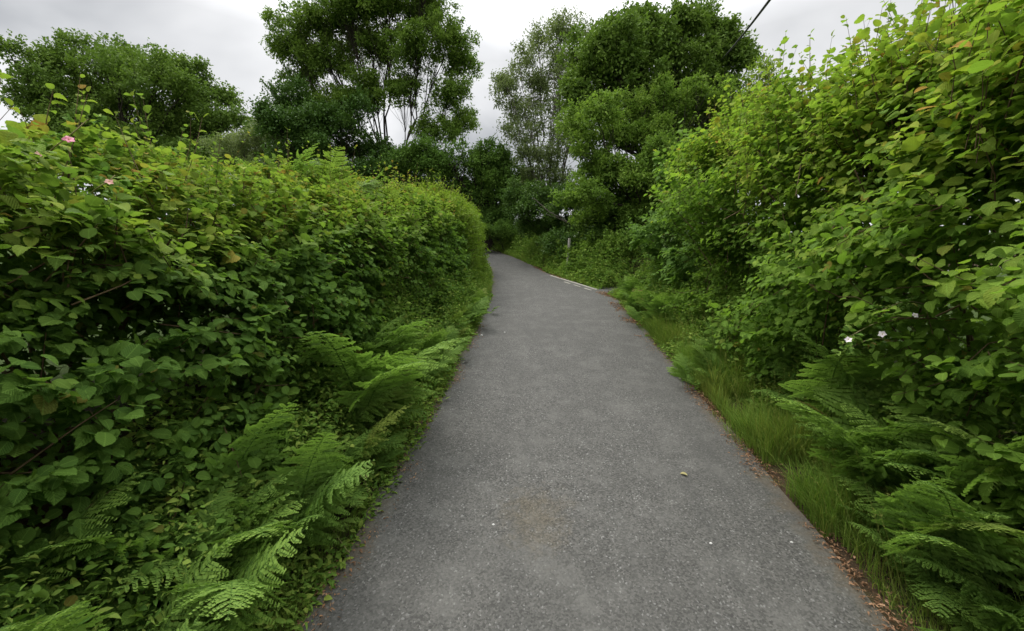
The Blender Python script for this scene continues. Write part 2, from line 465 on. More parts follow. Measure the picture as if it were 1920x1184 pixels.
def tree(name, label, cat, base, lobes, leafmat, barkmat, leaf=.14, aspect=.55, per=90, dens=1.0, crad=.8, trunk_r=.22,
         fork=.3, stems=1, group=None, up=.5, age_top=.5, droop=.2, bare=(), tmpl=DIAMOND, core=.3, twigs=True, spread=.5):
    """trunk(s) fork into one limb per lobe; leaf clumps fill each lobe, twigs reach every clump"""
    base = np.array((base[0], base[1], gz(base[0], base[1]) - .1))
    root = empty(name, base); tag(root, label, cat, group)
    cr = MB(); tk = MB()
    lob = np.array(lobes, float)
    top = lob[:, 2].max() - base[2]
    ctr = (lob[:, :3] * lob[:, 3:4]).sum(0) / lob[:, 3].sum()
    stem_tops = []
    for s in range(stems):
        off = np.array((rng.normal() * spread * (stems > 1), rng.normal() * spread * (stems > 1), 0))
        b0 = base + off * .35
        tp = base * (1 - fork) + np.array((ctr[0], ctr[1], base[2] + top)) * fork
        tp = np.array((base[0] * .6 + ctr[0] * .4, base[1] * .6 + ctr[1] * .4, base[2] + top * fork)) + off * 1.6
        r = trunk_r / math.sqrt(stems)
        pts = bez(b0, b0 * .5 + tp * .5 + off * .3, tp, 9) + rng.normal(size=(9, 3)) * r * .12
        tk.tube(pts, np.linspace(r * 1.25, r * .72, 9), 9)
        stem_tops.append((tp, r * .72, off))
    P = []; A = []; N = []; AG = []
    zmin, zmax = lob[:, 2].min() - 1, (lob[:, 2] + lob[:, 4]).max()
    for L in lob:
        c = L[:3]; R = np.array((L[3], (L[3] + L[4]) / 2 * 1.0, L[4]))
        k = min(range(stems), key=lambda q: np.linalg.norm((stem_tops[q][0] + stem_tops[q][2] * 4)[:2] - c[:2]) + rng.random() * .6)
        tp, r, _ = stem_tops[k]
        start = tp
        mid = start * .45 + c * .55; mid[2] = start[2] + (c[2] - start[2]) * .35 + .1 * abs(c[0] - start[0])
        lr = r * float(np.clip(.75 * np.sqrt(L[3] * L[4]) / max(lob[:, 3].max(), .1), .25, .7))
        limb = bez(start, mid, c, 9); limb[1:-1] += rng.normal(size=(7, 3)) * .03 * np.linalg.norm(c - start) * .5
        tk.tube(limb, np.linspace(lr, lr * .30, 9), 6)
        nc = max(5, int(dens * 6.5 * (R[0] * R[2] + R[1] * R[2] + R[0] * R[1]) / 3 / crad ** 2))
        d = nrm(rng.normal(size=(nc, 3))); d[:, 2] = np.where(d[:, 2] < -.45, -d[:, 2], d[:, 2])
        rad = core * .6 + (1.34 - core * .6) * rng.random(nc) ** .85
        rad = np.clip(rad * (1 + .30 * wob(c + d * R, 1.3)), .1, 1.45)
        cc = c + d * R * rad[:, None]
        for q in range(nc):
            cs = crad * rng.uniform(.45, 1.25) * (1.12 - .35 * rad[q])
            m = max(6, int(per * 5.4 * (cs / crad) ** 2))
            # a tuft: leaves over the dome of a flattened, lopsided ball, thinner underneath
            dd = nrm(rng.normal(size=(m, 3)) + d[q] * .35 + UP * .25)
            rr = cs * rng.uniform(.16, 1.0, m) ** .55 * (1 + .30 * wob(dd * .8 + cc[q], .55))
            off = dd * rr[:, None] * np.array((1.0, 1.0, .72))
            ns = 7; sd_ = nrm(dd[rng.integers(0, m, ns)] + d[q] * .5 + UP * .55)
            on_s = rng.random(m) < .42; js = rng.integers(0, ns, m)
            sp_ = sd_[js] * (cs * rng.uniform(.35, 1.30, m))[:, None] * np.array((1, 1, .9)) + rng.normal(size=(m, 3)) * cs * .085
            off = np.where(on_s[:, None], sp_, off)
            p = cc[q] + off
            P.append(p); A.append(dd * .5 + rng.normal(size=(m, 3)) * .6 + np.array((0, 0, -droop)))
            N.append(UP * up + dd * .75 + rng.normal(size=(m, 3)) * .42)
            AG.append(np.clip(rng.random(m) * .5 * (rng.random() < .5) + age_top * np.clip((p[:, 2] - zmin) / (zmax - zmin), 0, 1) * rng.random(m) * rng.uniform(.3, 1.0), 0, 1))
            if twigs:
                j = limb[rng.integers(4, 9)]
                w = bez(j, (j + cc[q]) / 2 + np.array((0, 0, -.08)) + rng.normal(size=3) * .12, cc[q], 5)
                tk.tube(w, np.linspace(max(lr * .22, .012), .007, 5), 3)
    for (pts, r0) in bare:
        q = resample(np.array(pts, float), .25); q[1:-1] += rng.normal(size=(len(q) - 2, 3)) * .025
        tk.tube(q, np.linspace(r0, r0 * .4, len(q)), 6)
    P = np.concatenate(P); A = np.concatenate(A); N = np.concatenate(N); AG = np.concatenate(AG)
    s = leaf * .82 * rng.uniform(.65, 1.3, len(P))
    leaves(cr, P, A, N, s, s * aspect, tmpl, age=AG)
    cr.build('crown', M[leafmat], root, origin=base)
    tk.build('trunk', M[barkmat], root, origin=base)
    return root

tree('oak_tree', 'broad dark oak tree standing alone beyond the left hedge, spreading crown', 'tree', (-35.1, 38),
     [(-40.17, 37.14, 20.78, 0.91, 0.79), (-40.88, 35.26, 20.56, 0.82, 0.7), (-39.76, 36.81, 18.87, 2.12, 1.78), (-37.63, 41.23, 22.21, 0.93, 0.67), (-39.36, 39.46, 22.99, 1.14, 0.82), (-39.66, 39.54, 21.26, 2.27, 1.6), (-32.11, 40.22, 21.52, 1.35, 0.81), (-35.42, 39.37, 23.11, 1.39, 0.84), (-35.13, 38.63, 21.29, 2.87, 1.68), (-32.28, 35.27, 19.61, 1.16, 0.8), (-27.47, 35.91, 18.07, 1.26, 0.87), (-29.95, 36.01, 18.73, 2.5, 1.67), (-31.71, 40.27, 19.39, 0.97, 0.82), (-28.67, 38.83, 21.02, 1.0, 0.84), (-29.57, 39.0, 19.38, 2.02, 1.66), (-29.63, 39.11, 18.38, 0.62, 0.53), (-26.37, 39.83, 18.94, 0.83, 0.71), (-27.93, 39.99, 18.38, 1.6, 1.32), (-41.61, 38.3, 18.35, 0.73, 0.63), (-41.87, 38.78, 18.55, 0.75, 0.64), (-42.87, 38.58, 17.35, 1.62, 1.35), (-41.78, 41.75, 20.72, 1.84, 1.12), (-42.59, 38.04, 18.0, 1.7, 1.04), (-39.19, 39.84, 19.03, 3.57, 2.13), (-38.23, 40.01, 16.88, 1.82, 0.91), (-37.6, 41.42, 18.73, 1.45, 0.73), (-34.67, 39.64, 17.53, 3.57, 1.74), (-28.0, 39.76, 17.16, 1.03, 0.47), (-32.78, 39.55, 15.77, 1.04, 0.48), (-30.22, 38.34, 16.34, 2.69, 1.2), (-24.45, 38.05, 16.17, 0.47, 0.32), (-26.84, 37.79, 16.09, 0.43, 0.29), (-25.64, 37.59, 16.07, 1.13, 0.73), (-39.58, 37.16, 16.2, 0.92, 0.61), (-39.88, 37.54, 14.63, 0.97, 0.65), (-37.78, 35.92, 15.25, 2.16, 1.4), (-31.12, 34.51, 13.66, 1.74, 0.52), (-31.25, 37.75, 14.24, 1.63, 0.49), (-35.02, 37.13, 13.87, 3.74, 1.09), (-37.43, 36.02, 13.79, 0.74, 0.46), (-40.37, 36.16, 13.79, 0.75, 0.47), (-38.9, 36.43, 14.1, 1.46, 0.89), (-30.21, 38.26, 15.33, 1.43, 0.45), (-30.72, 39.83, 15.3, 1.42, 0.44), (-29.94, 37.82, 14.32, 3.04, 0.93), (-37.94, 37.13, 16.48, 1.11, 0.55), (-36.84, 38.1, 16.14, 1.19, 0.6), (-38.63, 38.03, 15.31, 2.29, 1.12), (-23.79, 38.5, 13.15, 1.01, 0.34), (-23.76, 38.68, 13.18, 1.08, 0.36), (-26.0, 38.22, 13.51, 2.31, 0.75), (-28.59, 36.68, 13.23, 1.13, 0.39), (-25.68, 36.9, 13.19, 1.22, 0.42), (-27.23, 35.99, 12.43, 2.54, 0.85), (-28.7, 38.08, 12.35, 1.55, 0.45), (-29.09, 36.27, 13.11, 1.44, 0.42), (-32.05, 35.82, 12.6, 3.25, 0.92)],
     'oak','dark_bark', leaf=.30, aspect=.6, per=74, dens=1.4, crad=1.4, trunk_r=.5, fork=.32, age_top=.55)
tree('tall_tree', 'tallest tree ahead with many slender upright stems and airy crown', 'tree', (-8.33, 30),
     [(-15.07, 29.46, 18.04, 1.22, 1.56), (-13.08, 29.59, 19.31, 1.74, 1.7), (-10.81, 29.44, 20.25, 1.73, 1.69), (-8.33, 29.61, 20.69, 1.88, 1.69), (-5.93, 30.29, 20.76, 1.48, 1.73), (-4.52, 29.4, 18.35, 1.3, 1.69), (-3.37, 29.63, 17.26, 0.94, 1.43), (-9.88, 30.82, 18.57, 2.13, 1.63), (-6.35, 28.58, 17.07, 1.55, 1.51), (-12.71, 30.21, 17.19, 1.79, 1.46), (-15.06, 30.71, 16.16, 1.22, 1.04), (-9.88, 29.43, 15.06, 1.61, 1.0), (-4.0, 29.17, 14.6, 1.16, 1.13), (-3.48, 30.91, 13.66, 0.93, 0.97), (-7.27, 29.22, 14.97, 1.16, 1.13), (-5.1, 29.06, 12.46, 1.31, 0.91), (-11.89, 29.81, 14.51, 1.49, 0.87), (-8.92, 30.59, 23.4, 2.68, 1.45), (-11.22, 28.81, 21.52, 1.68, 1.09), (-5.73, 29.47, 22.3, 1.43, 1.4), (-13.26, 29.5, 13.86, 0.88, 0.72)],
     'aspen','dark_bark', leaf=.21, aspect=.5, per=66, dens=1.75, crad=.80, trunk_r=.55, fork=.30, stems=7, spread=.9, age_top=.6, droop=.35, bare=[([(-14.48, 29, 13.67), (-15.61, 28.5, 14.5), (-16.25, 28, 15.39)], 0.05), ([(-15.03, 28.7, 14.07), (-16.0, 28.3, 14.92)], 0.03)])
tree('holly_tree', 'dark dense low tree beneath the left side of the tallest tree', 'tree', (-11.01, 27),
     [(-14.12, 27.28, 14.24, 0.63, 0.49), (-13.63, 28.62, 14.05, 0.59, 0.46), (-14.46, 27.9, 13.24, 1.25, 0.95), (-11.02, 26.93, 12.41, 0.58, 0.48), (-10.94, 27.62, 12.24, 0.73, 0.6), (-12.45, 26.87, 11.87, 1.48, 1.18), (-12.2, 26.38, 11.46, 0.55, 0.36), (-14.25, 25.53, 11.22, 0.47, 0.31), (-13.13, 26.15, 10.99, 1.1, 0.72), (-11.72, 26.1, 12.0, 0.61, 0.5), (-9.75, 26.24, 12.75, 0.64, 0.52), (-10.27, 26.44, 11.56, 1.46, 1.16), (-7.92, 29.17, 10.95, 0.59, 0.43), (-11.22, 27.98, 10.78, 0.82, 0.59), (-9.56, 28.14, 10.78, 1.56, 1.11), (-13.16, 28.84, 10.24, 0.7, 0.41), (-13.16, 28.26, 10.64, 0.81, 0.47), (-11.38, 28.22, 10.45, 1.71, 0.97), (-11.45, 25.57, 10.58, 0.55, 0.31), (-12.83, 27.05, 10.69, 0.56, 0.31), (-12.32, 26.43, 9.95, 1.33, 0.73), (-8.59, 26.43, 9.05, 0.5, 0.35), (-8.59, 25.89, 9.08, 0.53, 0.37), (-7.49, 25.77, 9.13, 1.04, 0.71), (-14.56, 25.49, 12.13, 0.26, 0.26), (-14.41, 25.6, 12.3, 0.29, 0.29), (-13.98, 25.69, 11.77, 0.64, 0.63), (-14.92, 27.66, 10.4, 0.61, 0.29), (-15.75, 28.79, 9.8, 0.64, 0.31), (-14.24, 28.19, 9.75, 1.42, 0.67), (-9.14, 27.37, 9.05, 0.74, 0.27), (-9.09, 27.62, 8.98, 0.8, 0.29), (-10.77, 26.6, 8.85, 1.62, 0.58), (-10.62, 28.1, 8.94, 0.53, 0.21), (-10.65, 27.34, 8.84, 0.54, 0.22), (-9.16, 27.83, 8.8, 1.41, 0.55)],
     'dark','dark_bark', leaf=.20, aspect=.6, per=85, dens=1.2, crad=.95, trunk_r=.22, fork=.25, stems=2, age_top=.25)
tree('bushy_tree', 'rounded dark bushy tree on a dark stump at the bend, right of the tallest tree', 'tree', (-1.49, 26),
     [(-5.27, 25.35, 10.22, 0.51, 0.36), (-6.25, 24.63, 9.71, 0.43, 0.31), (-5.13, 25.4, 9.35, 1.15, 0.8), (-2.26, 25.84, 9.26, 0.44, 0.34), (-4.67, 25.03, 9.35, 0.44, 0.34), (-3.47, 25.03, 9.25, 1.14, 0.86), (-3.58, 25.81, 8.83, 0.55, 0.31), (-5.01, 24.92, 9.0, 0.55, 0.31), (-4.53, 25.52, 8.28, 1.29, 0.71), (-1.11, 25.91, 8.61, 0.5, 0.5), (-1.71, 25.03, 9.61, 0.42, 0.42), (-2.26, 25.55, 8.6, 1.09, 1.06), (-1.36, 25.51, 9.79, 0.43, 0.51), (-1.86, 25.58, 9.14, 0.41, 0.49), (-0.97, 25.67, 8.79, 0.88, 1.01), (-0.47, 25.56, 8.52, 0.43, 0.45), (-1.17, 25.33, 8.21, 0.39, 0.42), (-0.49, 25.67, 7.52, 0.89, 0.92), (-3.01, 25.94, 8.06, 0.51, 0.33), (-1.56, 26.96, 8.3, 0.67, 0.43), (-1.99, 26.09, 7.44, 1.33, 0.83), (-4.37, 25.3, 7.3, 0.52, 0.36), (-3.1, 26.16, 8.13, 0.41, 0.29), (-3.26, 25.67, 7.36, 1.04, 0.71), (-7.34, 26.66, 8.95, 0.46, 0.33), (-7.17, 25.87, 9.37, 0.43, 0.31), (-6.35, 26.42, 8.97, 0.94, 0.65), (-0.7, 26.5, 9.57, 0.26, 0.26), (-0.65, 25.83, 9.67, 0.26, 0.26), (-1.32, 26.23, 9.89, 0.66, 0.64), (-5.72, 27.55, 8.32, 0.41, 0.31), (-5.69, 27.27, 8.11, 0.55, 0.41), (-6.85, 26.99, 8.11, 1.1, 0.8), (-0.72, 27.19, 8.49, 0.33, 0.38), (0.71, 26.89, 8.45, 0.35, 0.4), (0.0, 26.87, 8.75, 0.71, 0.8), (-2.62, 27.44, 6.66, 0.66, 0.29), (-2.67, 26.69, 6.55, 0.57, 0.25), (-4.06, 26.56, 6.7, 1.35, 0.58), (0.08, 26.54, 7.09, 0.33, 0.26), (-1.08, 26.72, 7.37, 0.4, 0.32), (-0.68, 26.85, 6.75, 0.82, 0.64), (-1.38, 25.54, 6.16, 0.4, 0.22), (-0.81, 26.33, 5.56, 0.43, 0.24), (-1.8, 25.66, 5.65, 0.94, 0.51), (-1.02, 26.04, 6.22, 0.38, 0.21), (-1.04, 25.8, 6.2, 0.45, 0.25), (-0.16, 25.77, 5.93, 0.95, 0.51)],
     'oak_green','dark_bark', leaf=.17, aspect=.55, per=80, dens=1.2, crad=.75, trunk_r=.42, fork=.42, age_top=.3)
tree('ash_tree', 'thin grey-green ash tree with sky showing through, left of the dark oak', 'tree', (2.39, 25),
     [(-0.31, 24.96, 13.6, 0.69, 0.97), (0.47, 25.36, 14.83, 0.8, 0.86), (1.6, 25.99, 16.21, 0.97, 0.95), (2.67, 24.12, 15.79, 0.85, 0.88), (3.69, 23.99, 15.85, 0.75, 0.74), (0.0, 25.62, 12.36, 0.77, 1.0), (1.29, 26.04, 13.93, 1.09, 1.06), (2.64, 25.04, 14.38, 1.04, 1.09), (1.09, 24.86, 11.32, 0.9, 1.02), (2.39, 25.55, 12.34, 1.07, 1.12), (3.19, 24.22, 10.21, 0.92, 1.07), (0.92, 24.42, 9.38, 0.79, 0.77), (1.99, 24.25, 9.04, 0.93, 0.91), (1.28, 25.21, 8.21, 1.02, 0.75), (2.8, 24.54, 7.91, 0.99, 0.82), (0.15, 24.33, 10.69, 0.49, 0.59), (4.1, 25.48, 14.89, 1.01, 1.11)],
     'ash','pale_bark', leaf=.19, aspect=.38, per=48, dens=1.35, crad=.72, trunk_r=.22, fork=.22, stems=3, age_top=.5, droop=.6, up=.2)
tree('oak_tree', 'big dark green oak tree behind the right hedge, in front of the thin ash', 'tree', (6.29, 19),
     [(4.42, 19.92, 13.3, 0.43, 0.4), (2.77, 19.72, 12.8, 0.41, 0.38), (3.71, 20.03, 12.71, 0.89, 0.81), (5.1, 18.21, 11.96, 0.36, 0.31), (5.15, 18.14, 12.4, 0.35, 0.29), (4.3, 18.36, 12.25, 0.81, 0.67), (6.82, 19.6, 13.15, 0.51, 0.38), (5.39, 20.11, 13.8, 0.43, 0.33), (5.8, 19.63, 13.08, 0.97, 0.72), (6.83, 20.02, 13.82, 0.39, 0.35), (6.12, 20.04, 13.1, 0.38, 0.34), (7.05, 19.73, 13.02, 0.88, 0.76), (8.53, 19.7, 14.06, 0.36, 0.34), (7.66, 20.66, 13.74, 0.42, 0.4), (8.4, 20.05, 13.19, 0.89, 0.81), (9.82, 19.51, 12.9, 0.33, 0.33), (9.89, 20.25, 12.72, 0.4, 0.4), (9.05, 19.81, 12.48, 0.82, 0.8), (10.47, 19.72, 12.34, 0.34, 0.35), (10.08, 19.49, 12.65, 0.32, 0.33), (9.86, 19.91, 11.95, 0.67, 0.67), (3.35, 17.84, 11.47, 0.45, 0.37), (4.1, 17.28, 12.19, 0.51, 0.43), (4.47, 18.07, 11.29, 1.07, 0.87), (6.55, 18.1, 12.51, 0.54, 0.41), (5.78, 18.43, 12.48, 0.62, 0.48), (6.22, 18.62, 11.56, 1.2, 0.9), (9.26, 19.38, 11.33, 0.47, 0.39), (9.26, 19.8, 11.31, 0.58, 0.48), (8.05, 19.1, 11.34, 1.14, 0.92), (2.67, 18.45, 10.21, 0.39, 0.35), (2.76, 18.32, 10.85, 0.38, 0.34), (3.59, 18.08, 10.43, 0.9, 0.79), (8.69, 19.66, 10.85, 0.34, 0.26), (8.7, 19.4, 10.43, 0.39, 0.29), (9.51, 19.35, 10.65, 0.81, 0.6), (5.22, 18.5, 10.88, 0.5, 0.35), (4.35, 17.56, 10.66, 0.54, 0.37), (5.19, 18.12, 10.02, 1.17, 0.79), (6.66, 20.07, 11.03, 0.5, 0.33), (6.55, 20.14, 10.98, 0.49, 0.32), (7.35, 19.33, 10.29, 1.25, 0.79), (3.68, 18.29, 9.8, 0.35, 0.31), (3.01, 18.14, 9.94, 0.34, 0.3), (3.18, 18.18, 9.28, 0.73, 0.62), (7.68, 18.66, 13.38, 0.11, 0.17), (7.15, 18.67, 13.5, 0.12, 0.2), (7.4, 18.57, 13.27, 0.27, 0.43), (5.79, 18.86, 13.49, 0.14, 0.14), (5.83, 18.55, 13.18, 0.15, 0.15), (5.5, 18.68, 13.29, 0.33, 0.32), (9.51, 19.56, 13.44, 0.15, 0.18), (9.24, 19.54, 13.51, 0.17, 0.21), (9.3, 19.61, 13.07, 0.35, 0.41), (10.33, 19.14, 9.49, 0.45, 0.33), (10.33, 20.16, 9.49, 0.54, 0.39), (9.17, 19.79, 9.52, 1.09, 0.77), (10.5, 18.52, 9.39, 0.29, 0.27), (9.15, 18.37, 9.38, 0.32, 0.3), (9.83, 18.28, 9.21, 0.66, 0.61), (7.33, 18.24, 9.23, 0.44, 0.3), (6.53, 17.78, 9.27, 0.44, 0.3), (6.85, 18.19, 8.52, 1.1, 0.71)],
     'oak','dark_bark', leaf=.19, aspect=.58, per=80, dens=1.05, crad=.72, trunk_r=.36, fork=.35, age_top=.6)
tree('young_oak', 'bright mid-green young oak standing below the big dark oak', 'tree', (4.89, 16),
     [(2.59, 16.54, 8.27, 0.56, 0.61), (3.02, 15.1, 8.13, 0.57, 0.53), (4.14, 16.58, 8.88, 0.6, 0.61), (5.22, 16.75, 9.15, 0.64, 0.62), (6.41, 16.86, 9.4, 0.64, 0.66), (6.87, 15.78, 9.23, 0.53, 0.58), (2.84, 16.1, 7.24, 0.68, 0.63), (4.06, 16.16, 7.65, 0.78, 0.66), (5.31, 16.26, 7.78, 0.78, 0.72), (6.68, 16.92, 8.3, 0.76, 0.69), (3.31, 16.36, 6.31, 0.76, 0.61), (4.34, 15.61, 6.33, 0.87, 0.62), (4.04, 16.69, 5.35, 0.76, 0.7), (5.65, 15.97, 6.61, 0.73, 0.71), (4.75, 16.19, 5.06, 0.66, 0.8), (7.81, 16.44, 8.63, 0.66, 0.67), (2.67, 15.04, 5.44, 0.64, 0.54), (4.44, 16.52, 4.28, 0.85, 0.66), (3.12, 16.31, 4.67, 0.67, 0.55), (5.49, 15.98, 5.23, 0.81, 0.79), (6.88, 16.05, 6.83, 0.81, 0.79), (8.38, 15.92, 7.96, 0.64, 0.62), (7.38, 15.41, 6.84, 0.78, 0.76), (9.1, 16.06, 7.22, 0.65, 0.63), (5.73, 13.69, 5.52, 0.62, 0.61), (7.38, 16.0, 8.95, 0.64, 0.53), (5.39, 14.75, 6.84, 0.67, 0.58), (4.28, 14.7, 5.83, 0.67, 0.51), (5.29, 14.92, 5.79, 0.6, 0.52), (3.75, 15.62, 6.33, 0.63, 0.54), (4.95, 15.5, 4.56, 0.71, 0.69), (3.68, 14.34, 3.5, 0.59, 0.5), (3.03, 15.73, 3.6, 0.55, 0.47)],
     'young_oak','bark', leaf=.13, aspect=.58, per=80, dens=1.25, crad=.50, trunk_r=.18, fork=.28, stems=2, age_top=.75)
tree('hawthorn_bush', 'dark hawthorn thicket on the bank across the junction under the thin ash', 'bush', (1.99, 19.5),
     [(1.41, 19.44, 6.03, 0.33, 0.3), (1.43, 20.23, 6.11, 0.35, 0.32), (0.63, 19.74, 6.24, 0.76, 0.68), (0.59, 18.71, 5.56, 0.39, 0.34), (0.59, 19.68, 5.6, 0.38, 0.33), (1.46, 19.16, 5.53, 0.82, 0.69), (1.85, 20.34, 6.49, 0.39, 0.35), (1.71, 19.83, 5.84, 0.46, 0.41), (2.66, 19.92, 6.02, 0.91, 0.79), (3.63, 19.41, 6.38, 0.34, 0.36), (4.47, 19.56, 5.24, 0.35, 0.37), (3.57, 20.0, 5.41, 0.86, 0.9), (1.72, 19.38, 5.03, 0.45, 0.27), (1.89, 19.44, 5.12, 0.42, 0.25), (2.5, 19.49, 4.6, 1.0, 0.58), (1.63, 20.49, 5.1, 0.33, 0.18), (0.59, 19.84, 4.95, 0.35, 0.19), (1.28, 20.0, 4.66, 0.82, 0.44), (3.43, 18.96, 4.99, 0.33, 0.26), (4.56, 19.13, 4.6, 0.39, 0.32), (3.76, 19.56, 4.36, 0.8, 0.63), (0.56, 19.15, 5.88, 0.23, 0.24), (0.23, 19.03, 6.27, 0.22, 0.24), (0.0, 19.42, 5.69, 0.55, 0.58), (3.19, 16.13, 3.62, 0.27, 0.15), (3.15, 16.44, 3.41, 0.27, 0.15), (2.55, 16.53, 3.55, 0.61, 0.33), (3.97, 16.65, 3.25, 0.22, 0.15), (3.95, 16.52, 3.21, 0.27, 0.18), (3.44, 16.73, 3.35, 0.52, 0.34), (1.66, 17.86, 4.16, 0.25, 0.12), (1.98, 17.33, 4.1, 0.24, 0.11), (1.59, 17.75, 3.85, 0.62, 0.28)],
     'dark','dark_bark', leaf=.11, aspect=.6, per=85, dens=1.15, crad=.5, trunk_r=.10, fork=.25, stems=4, age_top=.6)
tree('holly_bush', 'near-black shrub overhanging the mouth of the side lane', 'bush', (3.99, 16.5),
     [(4.05, 16.84, 4.78, 0.34, 0.36), (2.74, 16.62, 4.15, 0.29, 0.3), (3.46, 16.88, 4.32, 0.69, 0.71), (3.45, 15.98, 4.26, 0.26, 0.39), (4.62, 16.51, 3.93, 0.27, 0.39), (4.03, 16.11, 4.03, 0.56, 0.81), (4.46, 16.24, 4.79, 0.26, 0.26), (4.53, 16.2, 5.28, 0.26, 0.26), (3.82, 16.65, 5.13, 0.68, 0.66), (3.98, 17.17, 4.65, 0.24, 0.35), (4.66, 17.12, 5.64, 0.29, 0.42), (4.6, 16.75, 4.73, 0.58, 0.83), (5.62, 17.31, 3.44, 0.22, 0.3), (4.55, 17.06, 3.49, 0.21, 0.27), (5.09, 17.23, 3.7, 0.53, 0.69), (4.08, 16.95, 3.25, 0.23, 0.12), (3.14, 16.82, 3.48, 0.27, 0.14), (3.52, 17.08, 3.26, 0.53, 0.27), (4.93, 16.94, 5.69, 0.26, 0.43), (4.84, 16.83, 5.0, 0.22, 0.37), (5.38, 16.9, 5.17, 0.52, 0.84)],
     'dark','dark_bark', leaf=.10, aspect=.6, per=85, dens=1.2, crad=.45, trunk_r=.09, fork=.25, stems=3, age_top=.2)
tree('bank_shrub', 'low grey-green shrub spilling down the grassy bank at the bend', 'bush', (-0.15, 24),
     [(-1.5, 23.14, 5.22, 0.28, 0.21), (-0.25, 23.45, 5.12, 0.3, 0.23), (-0.9, 23.35, 5.02, 0.62, 0.47), (0.57, 24.06, 5.66, 0.38, 0.25), (-0.53, 24.46, 5.52, 0.32, 0.21), (0.16, 24.51, 5.14, 0.85, 0.54), (0.61, 24.26, 5.31, 0.35, 0.2), (0.31, 25.14, 4.99, 0.43, 0.24), (1.26, 24.62, 4.91, 0.91, 0.49), (2.4, 25.16, 5.19, 0.39, 0.23), (2.75, 24.4, 5.09, 0.33, 0.2), (2.23, 24.89, 4.71, 0.77, 0.45), (-2.21, 23.81, 4.93, 0.21, 0.15), (-1.1, 23.88, 5.04, 0.21, 0.15), (-1.67, 23.76, 5.06, 0.54, 0.38)],
     'oak_green','bark', leaf=.10, aspect=.5, per=80, dens=1.2, crad=.42, trunk_r=.05, fork=.3, stems=4, age_top=.8)
tree('birch_tree', 'pale feathery sapling top showing between the dark oak and the right hazels', 'tree', (9.17, 15),
     [(8.84, 14.68, 8.97, 0.13, 0.15), (8.4, 14.48, 9.47, 0.12, 0.14), (8.52, 14.61, 9.09, 0.32, 0.37), (10.04, 15.64, 9.22, 0.22, 0.22), (9.12, 15.9, 9.22, 0.22, 0.22), (9.58, 15.7, 9.02, 0.47, 0.46), (8.97, 14.79, 8.7, 0.17, 0.18), (8.1, 14.75, 8.68, 0.16, 0.18), (8.54, 15.05, 8.57, 0.42, 0.44), (10.82, 15.31, 8.7, 0.32, 0.24), (10.29, 16.01, 9.03, 0.26, 0.19), (10.19, 15.7, 8.54, 0.63, 0.46), (8.58, 15.68, 8.28, 0.45, 0.22), (9.7, 15.1, 8.27, 0.42, 0.21), (9.12, 15.17, 7.88, 0.91, 0.44)],
     'bush_bright','pale_bark', leaf=.11, aspect=.5, per=40, dens=.8, crad=.5, trunk_r=.08, fork=.4, stems=2, age_top=.9, droop=.5)
tree('willow_bush', 'small pale willow bush in the gap between the two left-hand trees', 'bush', (-19.57, 32),
     [(-20.66, 31.28, 12.61, 0.52, 0.32), (-18.39, 30.7, 12.73, 0.51, 0.31), (-19.5, 30.76, 12.48, 1.11, 0.66), (-18.2, 32.71, 13.25, 0.36, 0.34), (-18.2, 33.03, 13.23, 0.39, 0.36), (-19.09, 32.73, 13.4, 0.85, 0.77), (-18.21, 31.53, 14.13, 0.24, 0.3), (-17.59, 31.63, 14.13, 0.27, 0.33), (-17.9, 31.75, 13.58, 0.51, 0.62), (-19.85, 31.14, 11.93, 0.52, 0.29), (-22.52, 32.5, 11.88, 0.62, 0.34), (-21.19, 31.78, 12.04, 1.28, 0.69), (-21.29, 33.65, 13.14, 0.87, 0.42), (-19.9, 34.58, 13.18, 0.87, 0.42), (-20.49, 33.56, 12.37, 1.69, 0.79), (-18.44, 33.25, 13.06, 0.66, 0.43), (-19.8, 33.02, 11.69, 0.69, 0.45), (-18.53, 33.44, 12.13, 1.35, 0.85), (-19.43, 34.06, 11.3, 0.79, 0.29), (-19.89, 33.81, 11.61, 0.92, 0.34), (-21.51, 33.39, 11.09, 2.02, 0.72), (-18.65, 30.34, 10.55, 0.77, 0.28), (-15.8, 31.22, 10.75, 0.9, 0.33), (-16.98, 30.53, 10.17, 1.85, 0.66)],
     'ash','bark', leaf=.2, aspect=.4, per=60, dens=1.1, crad=.8, trunk_r=.1, fork=.3, stems=3, age_top=.8)
tree('bramble_thicket', 'low dark leafy thicket on the bank behind the marker post', 'bush', (2.54, 17.3),
     [(2.31, 16.94, 3.67, 0.22, 0.13), (2.3, 17.21, 3.63, 0.21, 0.13), (1.75, 17.01, 3.69, 0.52, 0.31), (2.03, 17.9, 3.57, 0.3, 0.21), (2.91, 17.41, 4.09, 0.23, 0.16), (2.6, 17.58, 3.73, 0.58, 0.39), (3.16, 17.14, 3.89, 0.24, 0.18), (2.66, 17.22, 3.53, 0.22, 0.16), (3.22, 17.25, 3.48, 0.53, 0.38), (3.42, 17.65, 3.18, 0.2, 0.15), (3.43, 17.57, 3.18, 0.18, 0.14), (3.91, 17.84, 3.06, 0.48, 0.36), (2.84, 17.03, 3.17, 0.19, 0.09), (3.38, 17.32, 3.02, 0.23, 0.11), (2.91, 17.34, 2.94, 0.47, 0.21), (1.99, 18.39, 3.42, 0.22, 0.12), (2.84, 18.65, 3.39, 0.16, 0.09), (2.41, 18.69, 3.33, 0.42, 0.23)],
     'dark','dark_bark', leaf=.085, aspect=.6, per=70, dens=1.1, crad=.34, trunk_r=.04, fork=.3, stems=4, age_top=.6)

